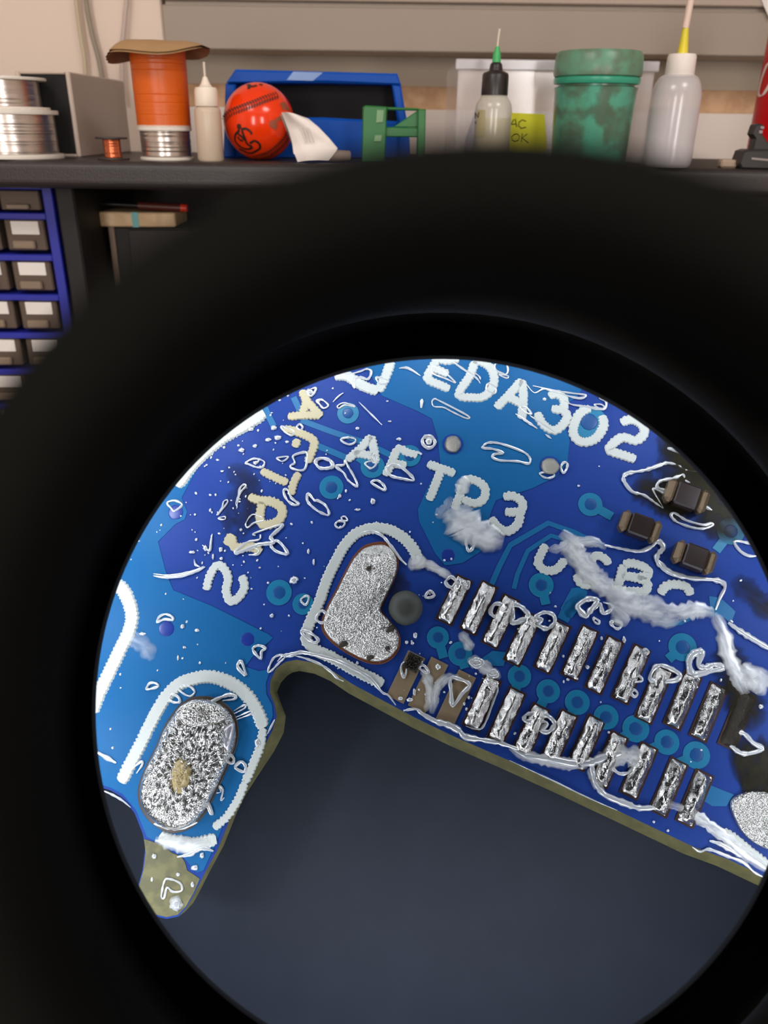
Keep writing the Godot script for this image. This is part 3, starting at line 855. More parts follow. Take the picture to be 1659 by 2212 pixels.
func pcb_pads():
	var tin = grained(mat("tin", c8(214, 210, 202), 0.15, 1.0), 90.0, 0.7, 22, 0.06)
	var cu = mat("copper_rim", c8(72, 48, 40), 0.4, 0.3)
	var bare = mat("bare_pad", c8(150, 128, 98), 0.5, 0.1)
	var dirty = grained(mat("burnt_pad", c8(64, 58, 48), 0.3, 0.6), 120.0, 1.5, 25, 0.06)
	# upper row then lower row, in drawing units: centre, length, kind
	var rows = [[981, 1296, 104, 0], [1034, 1313, 112, 0], [1081, 1342, 112, 0], [1129, 1380, 112, 0], [1193, 1397, 108, 0], [1252, 1410, 112, 0], [1305, 1436, 118, 0], [1363, 1456, 120, 0], [1412, 1500, 116, 0], [1474, 1513, 116, 0], [1530, 1538, 116, 0], [1592, 1555, 118, 1],
		[877, 1462, 100, 2], [925, 1480, 108, 3], [985, 1508, 108, 3], [1041, 1518, 112, 0], [1094, 1545, 112, 0], [1147, 1577, 104, 0], [1208, 1591, 104, 0], [1266, 1604, 108, 0], [1316, 1640, 108, 0], [1380, 1664, 108, 0], [1444, 1700, 112, 0], [1500, 1724, 108, 0]]
	var dir = (bl(Vector2(970, 1340)) - bl(Vector2(1018, 1240))).normalized()
	var nor = Vector2(-dir.y, dir.x)
	var idx := 0
	for q in rows:
		idx += 1
		var c = bl(Vector2(q[0], q[1]))
		var hl = q[2] * 0.5 * K; var hw = 16.5 * K
		var o = PackedVector2Array()
		for k in [[-1, -1], [1, -1], [1, 1], [-1, 1]]: o.append(c + dir * (hl + 4.0 * K) * k[0] + nor * (hw + 4.0 * K) * k[1])
		var g = flat_part("solder_pad", o, 0.00006, 0.0005, cu if q[3] < 2 else bare)
		if q[3] >= 2: g.set_meta("label", "bare brown pad without solder")
		if q[3] == 2:
			var o2 = PackedVector2Array()
			for k in [[-1, -1], [-0.3, -1], [-0.3, 1], [-1, 1]]: o2.append(c + dir * hl * k[0] * 1.05 + nor * hw * k[1])
			put("burnt_solder", cushion(o2, c - dir * hl * 0.68, 0.0022, 0.0005, 0.0012, 900.0), dirty, g)
		if q[3] >= 2: continue
		# a bar of solder: round across, lumpy along
		var s = st(); s.set_smooth_group(0)
		var nu := 34; var nv := 14
		var P = []
		for i in nu + 1:
			var row = []
			var u = 2.0 * i / nu - 1.0
			for j in nv + 1:
				var v = 2.0 * j / nv - 1.0
				var eu = 1.0 - pow(absf(u), 7.0)
				var wv = v * hw * (0.9 + 0.1 * eu) * (1.0 + 0.12 * fn.get_noise_2d(u * 3.0 + idx * 9.0, signf(v) * 4.0))
				var hh = (1.0 - pow(absf(v), 1.25)) * pow(maxf(eu, 0.0), 0.5)
				var lump = 1.0 + 0.45 * fn.get_noise_2d(u * 2.0 + idx * 13.0, v * 0.6)
				var p2 = c + dir * u * hl + nor * wv
				var zz = 0.0007 + 0.0036 * hh * lump + 0.00055 * hh * fine.get_noise_2d(p2.x * 1100.0, p2.y * 1100.0) + 0.0003 * hh * fine.get_noise_2d(p2.x * 2600.0, p2.y * 2600.0)
				row.append(v3(p2, zz))
			P.append(row)
		for i in nu:
			for j in nv:
				var up = Vector3.BACK
				tri(s, P[i][j], P[i + 1][j], P[i + 1][j + 1], up, up, up); tri(s, P[i][j], P[i + 1][j + 1], P[i][j + 1], up, up, up)
		s.generate_normals()
		put("solder", s, tin if q[3] == 0 else dirty, g)
	# the large L-shaped pad
	var lp = smooth(pts(-1, "785,1186 808,1178 832,1178 852,1194 858,1220 852,1250 836,1285 822,1318 838,1336 856,1360 862,1384 854,1408 828,1428 792,1427 745,1404 710,1376 698,1350 706,1318 728,1276 748,1236 765,1206"), true, 3)
	var rim = PackedVector2Array()
	var lm = bl(Vector2(788, 1318))
	for v in lp: rim.append(lm + (v - lm) * 1.045)
	var gp = flat_part("large_pad", rim, 0.00006, 0.0006, mat("copper_edge", c8(150, 92, 62), 0.4, 0.5))
	put("solder", cushion(lp, lm, 0.0020, 0.0006, 0.0007, 420.0, 0.9), grained(mat("tin_flat", c8(226, 223, 214), 0.22, 0.95), 45.0, 1.2, 24, 0.07), gp)
	for q in [[798, 1228, 8, 5], [742, 1392, 12, 6], [800, 1421, 9, 6], [845, 1358, 11, 8], [838, 1400, 6, 5]]:
		var s = st(); dome(s, bl(Vector2(q[0], q[1])), q[2] * K, q[3] * K, 0.5, 0.0012, 0.0026, 0.5, 12)
		put("burnt_speck", s, dirty, gp)
	# the solder mound on the finger
	var fp = smooth(pts(-1, "388,1530 420,1512 462,1514 498,1540 511,1578 505,1620 484,1668 462,1716 440,1756 410,1784 370,1792 332,1772 308,1738 304,1700 320,1655 340,1616 358,1572"), true, 3)
	var fm = bl(Vector2(408, 1655))
	rim = PackedVector2Array()
	for v in fp: rim.append(fm + (v - fm) * 1.05)
	gp = flat_part("large_pad", rim, 0.0004, 0.0006, mat("pad_dark_rim", c8(84, 74, 66), 0.35, 0.3))
	put("solder", cushion(fp, fm, 0.0080, 0.001, 0.0030, 260.0, 0.55), grained(mat("tin_lumpy", c8(224, 221, 214), 0.2, 0.92), 60.0, 1.1, 27, 0.05), gp)
	var pit = smooth(pts(6, "690,-40 740,-30 770,10 775,70 755,130 715,180 675,195 650,150 640,80 648,10"), true, 3)
	put("flux_pool", cushion(pit, bl(Vector2(400, 1672)), 0.0022, 0.0082, 0.0010, 300.0, 0.3), mat("flux_amber", c8(176, 156, 108), 0.25, 0.0), gp)
	var lid = smooth(pts(3, "660,1080 720,1020 800,990 900,1010 980,1040 1020,1090 1000,1130 900,1165 780,1180 700,1150"), true, 3)
	put("solder_flake", cushion(lid, bl(Vector2(180 + 850 * 0.31344, 1200 + 1090 * 0.31344)), 0.003, 0.0072, 0.0012, 700.0, 0.7), mats["tin_flat"], gp)
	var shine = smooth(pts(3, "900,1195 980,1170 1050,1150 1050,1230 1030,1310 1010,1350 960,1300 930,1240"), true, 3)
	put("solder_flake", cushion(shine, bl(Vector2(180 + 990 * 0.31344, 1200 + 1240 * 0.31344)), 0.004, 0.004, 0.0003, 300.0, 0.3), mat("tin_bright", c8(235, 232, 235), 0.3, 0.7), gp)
	# the pad at the right rim
	var rp = smooth(pts(-1, "1576,1732 1600,1714 1636,1708 1690,1722 1730,1770 1720,1820 1680,1838 1640,1828 1606,1802 1585,1768"), true, 3)
	gp = flat_part("large_pad", rp, 0.00006, 0.0006, cu)
	put("solder", cushion(rp, bl(Vector2(1650, 1772)), 0.0022, 0.0006, 0.0006, 420.0, 0.9), mats["tin_flat"], gp)
	# small chip components
	var ceramic = mat("chip_dark", c8(46, 34, 30), 0.3)
	var end = grained(mat("chip_end", c8(120, 100, 76), 0.35, 0.6), 120.0, 0.8, 29, 0.06)
	var ang = (bl(Vector2(1420, 1160)) - bl(Vector2(1325, 1125))).angle()
	for q in [[1376, 1142, 40, 24], [1492, 1208, 40, 25], [1475, 1078, 42, 26]]:
		var g = Node3D.new(); g.name = "chip_capacitor"
		var c = bl(Vector2(q[0], q[1]))
		g.transform = Transform3D(Basis(Vector3.BACK, ang), v3(c, 0.0006))
		pcb.add_child(g, true)
		var s = st(); box(s, Vector3(-q[2] * 0.62 * K, -q[3] * K, 0), Vector3(q[2] * 0.62 * K, q[3] * K, 0.010), 0.001)
		put("ceramic_body", s, ceramic, g)
		for sx in [-1.0, 1.0]:
			s = st(); box(s, Vector3(minf(sx * q[2] * 0.6, sx * q[2] * 1.1) * K, -q[3] * 1.05 * K, -0.0002), Vector3(maxf(sx * q[2] * 0.6, sx * q[2] * 1.1) * K, q[3] * 1.05 * K, 0.0102), 0.0022)
			put("end_cap", s, end, g)

func pcb_flux():
	var gloss = clear("flux_glint_white", Color(0.985, 0.99, 0.985, 0.86), 0.16)  # near-opaque white, part metallic: paints the highlights of clear flux
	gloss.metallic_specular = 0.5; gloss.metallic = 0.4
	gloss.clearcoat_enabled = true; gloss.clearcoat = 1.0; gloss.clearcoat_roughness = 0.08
	var white = mat("flux_glare_white", Color(0.985, 0.985, 0.97, 1.0), 0.3)  # the white colour carries the glare on the flux
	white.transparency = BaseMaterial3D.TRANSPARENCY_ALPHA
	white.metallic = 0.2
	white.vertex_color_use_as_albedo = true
	# painted highlights of flux droplet rims, as white beads: crop, width, outline
	for q in [
		[0, 5, "545,1110 590,1100 635,1120 640,1140 600,1170 580,1175 560,1150 540,1130"], [0, 4, "1105,1290 1100,1265 1130,1215 1165,1200 1230,1240 1160,1260 1120,1290"],
		[0, 7, "1280,1420 1330,1390 1400,1480 1320,1465"], [0, 4, "1325,795 1400,785 1390,805 1360,820 1335,810"], [0, 6, "1440,780 1530,755 1540,800 1525,870 1490,885 1430,870 1420,850 1450,830"],
		[0, 6, "1370,1030 1400,1025 1425,1080 1480,1125 1440,1130 1390,1090"], [0, 4, "1465,575 1485,555 1505,575 1490,595"], [0, 5, "1355,570 1440,600 1430,635 1380,610"],
		[0, 5, "1100,830 1160,800 1230,820 1220,860 1170,860 1120,840"], [0, 4, "895,1205 930,1150 940,1110 965,1095 968,1115 935,1160"], [0, 4, "905,1225 950,1215 950,1235 915,1235"],
		[1, 9, "250,740 290,725 340,740 360,775 330,790 280,790 255,770"], [1, 6, "375,775 430,770 440,740 460,780 500,850 520,910 460,870 430,820"], [1, 6, "200,955 240,1000 260,1000 310,1030 335,1080 320,1095 250,1060 195,1005"],
		[1, 5, "375,1160 395,1135 435,1140 430,1165 400,1180"], [1, 4, "415,1110 440,1105 455,1130 425,1130"], [1, 5, "410,605 460,590 505,600 500,625 460,635"], [1, 5, "570,760 600,745 630,740 620,710 640,700 650,740 630,780 600,790"],
		[1, 7, "710,800 740,770 800,780 870,840 885,870 820,860 740,840"], [1, 6, "610,880 650,870 690,900 700,935 640,905"], [1, 4, "1005,360 1020,340 1060,355 1240,450 1225,465 1130,420 1080,395 1020,390"],
		[1, 6, "1335,650 1370,625 1450,630 1590,680 1640,720 1635,760 1560,745 1450,740 1400,720 1410,700 1470,690 1400,665 1345,660"], [1, 4, "1000,150 1020,130 1080,160 1160,235 1100,210 1020,180"],
		[1, 5, "1420,110 1480,100 1500,150 1480,180 1420,150"], [1, 4, "1440,180 1500,190 1490,205"], [1, 5, "1370,240 1420,270 1410,305 1360,280"], [1, 5, "640,200 690,210 720,230 670,245"], [1, 4, "390,385 430,365 490,380 500,390 440,380 400,400"],
		[1, 5, "255,350 290,345 330,380 300,400 270,370"], [1, 4, "125,522 145,502 165,522 145,542"], [1, 9, "945,600 985,580 1022,610 1015,645 980,658 948,635"], [1, 7, "1225,1265 1245,1215 1275,1240 1280,1290 1245,1330"],
		[2, 4, "545,370 590,370 615,395 570,390"], [2, 5, "70,390 110,390 140,430 100,420"], [2, 6, "330,770 350,740 372,750 365,785 345,808"], [2, 5, "195,810 250,805 290,820 260,840 220,835"],
		[2, 5, "1062,960 1078,935 1105,932 1135,955 1135,980 1105,988 1075,980"], [2, 6, "1035,1080 1060,1065 1130,1110 1240,1140 1290,1130 1300,1145 1240,1165 1160,1155 1070,1120"], [2, 7, "1440,1250 1500,1250 1590,1280 1600,1330 1540,1340 1480,1310"],
		[3, 6, "510,460 530,420 570,405 610,420 620,445 560,440"], [3, 6, "1170,640 1210,620 1260,640 1230,660 1225,710 1190,680"], [3, 7, "1065,760 1090,730 1120,820 1085,795"], [3, 6, "440,920 460,880 500,880 520,900 480,915"],
		[3, 5, "665,920 690,895 740,905 770,940 740,970 690,950"], [3, 6, "600,985 620,955 660,980 665,1010 620,1010"], [3, 5, "1275,790 1310,710 1360,685 1390,700 1350,740 1290,800"], [3, 5, "1500,310 1530,280 1555,290 1535,340"],
		[3, 7, "1505,520 1560,530 1620,580 1590,600 1530,560"], [3, 7, "980,1390 1010,1370 1040,1400 1030,1430 1000,1420"], [3, 7, "1050,1450 1090,1420 1120,1450 1110,1490 1060,1470"],
		[4, 6, "920,730 950,715 985,760 960,760"], [4, 9, "1125,800 1170,800 1250,840 1200,900 1140,980 1130,900"], [4, 5, "805,720 830,695 840,740 825,795 810,770"], [4, 6, "250,410 290,360 320,400 290,440"], [4, 8, "1095,170 1130,140 1160,170 1140,205 1110,200"],
		[4, 6, "1215,180 1245,175 1240,215 1215,210"], [4, 9, "1385,370 1410,320 1455,320 1455,360 1420,400"], [4, 9, "1520,330 1560,320 1630,390 1590,430 1520,440 1535,390"], [4, 6, "960,270 990,230 1020,260 990,275"],
		[4, 9, "1255,690 1300,675 1335,700 1290,725"], [4, 8, "1370,770 1410,750 1430,780 1390,790"],
		[5, 10, "15,400 20,330 60,320 110,360 120,400 60,420 20,430"], [5, 10, "165,400 220,365 280,380 290,430 240,470 180,440 210,410"], [5, 12, "440,320 500,280 560,290 520,350 490,390 450,350"],
		[5, 7, "650,430 690,420 720,440 700,470 670,460"], [5, 5, "540,400 575,420 570,440 545,425"], [5, 5, "850,620 870,600 890,620 870,640"], [5, 6, "785,790 815,755 850,800 800,810"], [5, 6, "780,880 800,860 820,885 800,905"],
		[5, 11, "900,790 930,720 980,705 1060,740 1090,770 1060,800 960,810"], [5, 15, "1150,680 1180,630 1230,620 1210,700 1260,720 1310,700 1360,720 1250,750 1170,760"], [5, 12, "1400,1170 1430,1130 1500,1140 1560,1200 1620,1240 1500,1270 1420,1220"],
		[5, 10, "100,1060 110,1020 180,1010 250,1030 290,1080 250,1130 200,1120 240,1080 200,1060"], [5, 8, "855,985 890,945 925,970 915,1005 880,990"], [5, 7, "650,1340 690,1290 750,1300 790,1345 760,1390 700,1395"],
		[6, 5, "560,810 590,790 670,820 680,870 620,880 580,850 560,920 540,910"], [6, 3, "1090,150 1110,110 1105,150"],
	]:
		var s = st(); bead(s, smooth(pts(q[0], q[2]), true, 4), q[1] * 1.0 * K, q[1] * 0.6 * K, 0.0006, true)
		put("flux_glint_droplet", s, gloss, pcb)
	# open highlight lines on the flux, painted as white ridges
	for q in [
		[0, 5, "1040,1150 1030,1120 1045,1070 1060,1010 1090,985 1100,1000 1065,1040 1045,1100 1035,1160"], [0, 9, "1170,1350 1160,1335 1345,1275 1355,1290 1280,1360 1300,1400 1200,1415 1130,1440 1040,1475 1035,1460 1110,1400 1195,1380 1205,1345"],
		[0, 5, "1120,1425 1190,1450 1180,1485 1120,1490"], [0, 8, "440,1640 520,1650 640,1640 760,1600 810,1575"], [0, 4, "440,1625 560,1635 700,1610 800,1570"], [0, 5, "730,1520 740,1560 770,1575"], [0, 6, "790,1420 840,1460 850,1400 860,1340"],
		[1, 4, "530,360 600,430 680,510"], [1, 5, "1100,70 1200,140 1290,200 1320,240"], [1, 4, "1250,150 1310,190 1320,215"], [1, 6, "360,180 460,210 500,270 500,220 540,200 590,210 610,160 580,145 540,160 460,180 420,170"], [1, 6, "790,140 850,140 930,190"],
		[1, 6, "200,280 250,270 220,320 180,290"], [1, 4, "360,360 400,320 430,300"], [1, 7, "530,1220 600,1200 680,1230 740,1300 800,1380 840,1420"], [1, 6, "900,680 940,700"], [1, 9, "940,340 935,400"],
		[2, 5, "110,240 160,295 220,270 290,290 440,330 490,310 380,295 270,275 150,250"], [2, 6, "340,340 400,370 470,380 600,400 620,350 580,330 600,320 710,375"], [2, 4, "600,330 660,350 700,365"], [2, 6, "40,430 100,470 180,525"], [2, 5, "130,440 300,555"], [2, 4, "230,560 270,590"],
		[2, 9, "985,1035 940,1005 860,950 790,930 745,880 730,840 760,810 870,790 960,760 1010,745 1080,760 1130,790 1260,805"], [2, 8, "1320,880 1200,880 1130,860 1110,820 1060,840 970,860 945,890 960,910 1040,930 1060,950 1010,950 930,910 925,930 985,1030"],
		[2, 11, "610,1270 700,1290 830,1310 910,1280 940,1250 970,1255 985,1290 950,1330 945,1370 980,1420 1040,1460 1140,1480"], [2, 12, "1010,650 1090,670 1140,710"], [2, 12, "1140,1000 1220,1010 1300,1050"],
		[3, 7, "870,1060 860,1020 900,1000 1000,960 1050,970 1040,990 960,1000"], [3, 4, "1040,1070 1110,1030 1115,1050 1040,1090"], [3, 4, "1040,1120 1160,1070 1160,1090 1060,1130"], [3, 7, "1390,700 1440,690 1500,670 1580,685 1659,720"], [3, 5, "1270,1230 1320,1130"],
		[3, 10, "90,1350 160,1390 230,1430"], [3, 6, "330,1480 400,1420 410,1440 370,1500"], [4, 8, "0,690 40,650 90,640 150,630 260,650 400,690 500,740 600,800 680,890 720,910 770,975"], [4, 6, "100,650 180,670 280,710 350,760 390,800 430,820"],
		[4, 12, "820,1010 900,1000 940,1030 1030,1080 1100,1100 1180,1140 1220,1180 1330,1200 1440,1220 1560,1260 1659,1310"], [4, 5, "1225,1110 1290,1130 1340,1110 1400,960 1430,850 1330,800"],
		[5, 8, "490,370 550,340 580,310 600,370 650,350 660,320 600,300"], [5, 14, "1400,430 1500,500 1600,560 1700,620"], [5, 11, "940,0 960,40 1040,110 1160,145 1330,160 1380,200 1350,270 1320,350"],
		[5, 17, "0,1220 100,1280 250,1300 400,1330 500,1330 560,1310 680,1270 760,1270 830,1300"], [5, 10, "540,1320 530,1380 560,1440"], [7, 13, "530,180 535,230 560,290 620,350 740,400 830,430 920,430 1000,450"],
		[7, 10, "1080,500 1140,510 1150,470 1200,380 1225,300"], [7, 7, "1170,680 1220,710 1280,695 1400,740 1500,780 1580,850 1700,900"], [7, 3, "0,125 150,195 300,265 430,330 560,390 690,445"], [7, 9, "960,380 1000,300 1020,220"],
		[6, 5, "130,180 200,210 270,250 330,300"], [6, 6, "810,140 830,120 845,150 850,220 890,340 870,320 835,240 820,160"], [6, 4, "920,200 950,190 940,150 965,180 950,250 975,230"], [6, 10, "490,410 570,430 680,440 790,400"], [6, 9, "650,640 740,620 820,580 900,600"],
		[7, 10, "1280,640 1350,660 1420,700 1480,740"],
	]:
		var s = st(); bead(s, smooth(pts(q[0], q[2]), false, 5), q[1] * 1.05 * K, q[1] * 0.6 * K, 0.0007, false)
		put("flux_glint_ridge", s, gloss, pcb)
	# small flux droplets, their bright spots painted as white domes
	for q in [
		[0, 1135, 590, 25, 15], [0, 1070, 740, 25, 20], [0, 1165, 710, 20, 14], [0, 1260, 665, 25, 15], [0, 1330, 650, 30, 20], [0, 1395, 680, 18, 10], [0, 1170, 830, 20, 15], [0, 930, 890, 15, 8], [0, 845, 1170, 10, 15], [0, 745, 1380, 12, 12], [0, 810, 1440, 18, 24], [0, 715, 1470, 25, 12], [0, 920, 1450, 15, 20], [0, 925, 1515, 15, 12], [0, 865, 1500, 8, 25],
		[0, 1065, 1310, 12, 12], [0, 495, 1275, 10, 10], [0, 330, 1388, 15, 8], [0, 1300, 580, 25, 20], [0, 1555, 320, 30, 25], [0, 1400, 350, 10, 10], [0, 1340, 380, 14, 10], [0, 1620, 385, 15, 12], [0, 1020, 640, 12, 12], [0, 945, 720, 12, 12], [0, 1500, 505, 8, 8],
		[1, 985, 615, 26, 28], [1, 790, 600, 18, 12], [1, 620, 1005, 18, 22], [1, 520, 530, 14, 10], [1, 730, 485, 14, 6], [1, 165, 1278, 7, 7], [1, 200, 1330, 9, 18], [1, 235, 1400, 8, 25], [1, 520, 1060, 22, 8], [1, 405, 970, 12, 14], [1, 360, 270, 8, 8],
		[2, 225, 335, 14, 12], [2, 575, 765, 6, 5], [2, 445, 890, 10, 8], [3, 1450, 170, 34, 30], [3, 1200, 1290, 20, 30], [3, 685, 490, 15, 18], [3, 785, 515, 18, 12], [3, 695, 632, 10, 10], [3, 655, 705, 8, 18], [3, 805, 740, 10, 10], [3, 190, 1195, 9, 9], [3, 205, 1325, 10, 10], [3, 1300, 415, 14, 16], [3, 410, 540, 25, 12],
		[4, 895, 520, 15, 20], [4, 838, 262, 24, 14], [4, 815, 285, 18, 12], [4, 840, 565, 12, 12], [4, 878, 572, 12, 10], [4, 1045, 725, 18, 20], [4, 800, 930, 18, 12], [4, 860, 940, 20, 14], [4, 890, 890, 10, 25], [4, 1245, 925, 9, 12], [4, 1215, 965, 9, 10], [4, 1230, 1000, 9, 10], [4, 1290, 770, 8, 8], [4, 1085, 890, 7, 7], [5, 345, 645, 9, 9], [5, 375, 795, 10, 10], [5, 435, 790, 7, 7], [5, 585, 940, 6, 6], [5, 1610, 968, 16, 16], [5, 500, 715, 14, 14], [5, 590, 530, 9, 12], [5, 735, 540, 12, 20],  # includes the painted highlight on top of the plugged hole
		[6, 490, 635, 18, 18], [6, 820, 630, 18, 18], [6, 770, 715, 25, 18], [6, 755, 830, 14, 18], [6, 655, 760, 14, 14], [6, 475, 795, 10, 14], [6, 640, 970, 40, 40], [6, 500, 345, 12, 14], [6, 545, 345, 14, 14], [7, 925, 520, 8, 8], [7, 1015, 575, 8, 8], [7, 1230, 60, 8, 6],
	]:
		var s = st()
		var c = Vector2(CROP[q[0]][0] + q[1] * CROP[q[0]][2], CROP[q[0]][1] + q[2] * CROP[q[0]][2])
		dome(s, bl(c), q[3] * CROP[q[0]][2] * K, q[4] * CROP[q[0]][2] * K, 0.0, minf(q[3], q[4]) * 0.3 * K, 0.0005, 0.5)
		put("flux_glint_droplet", s, gloss, pcb)
	# dust-fine droplets, too many to name one by one
	var sp = st()
	for k in 220:
		var c = Vector2(rng.randf_range(220, 1000), rng.randf_range(850, 1500)) if k % 2 == 0 else Vector2(rng.randf_range(400, 620), rng.randf_range(880, 1250))
		if k % 5 == 0: c = Vector2(rng.randf_range(900, 1600), rng.randf_range(1200, 1650))
		var lim = c.distance_to(Vector2(942, 1480))
		if lim > 740 or (c.y > 1420 and c.x > 560 and c.y > 1420 + (c.x - 600) * 0.45 - 20): continue
		var r = rng.randf_range(1.2, 3.0)
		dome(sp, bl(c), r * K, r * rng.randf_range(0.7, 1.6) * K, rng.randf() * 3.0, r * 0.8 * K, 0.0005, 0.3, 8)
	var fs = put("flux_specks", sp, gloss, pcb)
	fs.set_meta("kind", "stuff")
	# foggy glare on the flux, painted as whitish films: crop, width, cover, line
	for q in [
		[1, 80, 0.95, "1150,1040 1180,1110 1230,1190 1250,1290"], [1, 70, 0.9, "1160,1130 1260,1180 1360,1240 1470,1270"], [1, 34, 0.7, "1180,860 1210,900 1170,960"], [1, 28, 0.3, "1030,1110 1090,1060 1140,980"],
		[1, 40, 0.9, "850,1400 910,1410 960,1370"], [1, 22, 0.8, "900,1390 980,1420 1060,1460 1140,1500"], [4, 18, 0.7, "960,30 1040,90 1110,150"], [2, 46, 0.85, "330,1190 400,1250 440,1330 520,1420 620,1490"], [2, 26, 0.7, "250,1300 330,1290 420,1260 540,1250 620,1290"],
		[5, 50, 0.85, "350,-40 450,60 540,150 620,210 700,270"], [5, 60, 0.8, "600,200 700,270 800,320 900,330 1040,350"], [5, 40, 0.8, "960,330 1080,360 1200,350 1310,370"], [5, 40, 0.85, "1310,370 1370,500 1400,640 1470,790 1510,890"], [5, 55, 0.7, "1480,700 1540,780 1560,860"], [5, 60, 0.7, "1580,720 1600,800 1560,880"],
		[5, 36, 0.5, "800,350 900,390 1000,420 1100,400"], [5, 40, 0.6, "640,300 700,380 730,460"], [4, 24, 0.85, "940,740 970,790 990,870 990,950 960,1010"], [4, 22, 0.8, "1180,790 1100,800 1040,860 1020,950 1000,1030"], [4, 24, 0.75, "1190,500 1230,560 1260,620"],
		[4, 30, 0.8, "1235,680 1300,700 1380,750 1450,800"], [4, 30, 0.55, "330,350 370,420 410,500"], [7, 26, 0.9, "1000,400 1100,430 1180,470 1250,520 1330,580 1420,650 1500,720 1600,790 1700,860"], [7, 26, 0.9, "0,40 100,90 250,130 400,150 500,160"], [7, 46, 0.75, "540,130 620,110 720,90 800,110 830,170 780,220"],
		[7, 24, 0.7, "520,170 540,240 600,330"], [6, 36, 0.85, "500,520 620,540 740,560 880,540"], [3, 40, 0.25, "300,560 420,620 480,720"], [6, 26, 0.7, "600,930 650,960 670,1000"],
	]:
		var s = st(); stain_glare_film(s, smooth(pts(q[0], q[3]), false, 8), q[1] * K, q[1] * 0.12 * K, 0.0009, minf(1.2, q[2] * 1.35))
		put("flux_glare_film", s, white, pcb)

# ------------------------------------------------------------------ what stands on the shelf
func spool(label: String, px: float, py_base: float, d: float, lo: float, hi: float, rf: float, rw: float, wire: Material, flange: Material, wire_name: String, group := "") -> Node3D:
	var y0 = lo
	var t = thing("wire_spool", label, "wire spool", spot(Vector3(at(px, py_base, d).x, SHELF + y0, -d)), group)
	var h = hi - lo
	var f := minf(0.004, h * 0.09)
	var s = st()
	lathe(s, PackedVector2Array([Vector2(0, 0), Vector2(rf, 0), Vector2(rf + 0.0004, f * 0.5), Vector2(rf, f), Vector2(rw * 0.5, f)]), 48)
	put("flange", s, flange, t)
	s = st()
	lathe(s, PackedVector2Array([Vector2(rw * 0.5, h - f), Vector2(rf, h - f), Vector2(rf + 0.0004, h - f * 0.5), Vector2(rf, h), Vector2(0.006, h), Vector2(0.006, h - 0.004)]), 48)
	put("flange", s, flange, t)
	s = st()
	var p = PackedVector2Array()
	var n := int((h - 2 * f) / 0.0012)
	for k in n + 1:
		var y = f + (h - 2 * f) * k / n
		var wob = 0.0004 * fn.get_noise_1d(k * 0.7 + px)
		p.append(Vector2(rw + wob, y))
		if k < n: p.append(Vector2(rw + wob + 0.00035, y + (h - 2 * f) * 0.5 / n))
	lathe(s, p, 48, 1, Vector3(), 80.0)
	put(wire_name, s, wire, t)
	return t

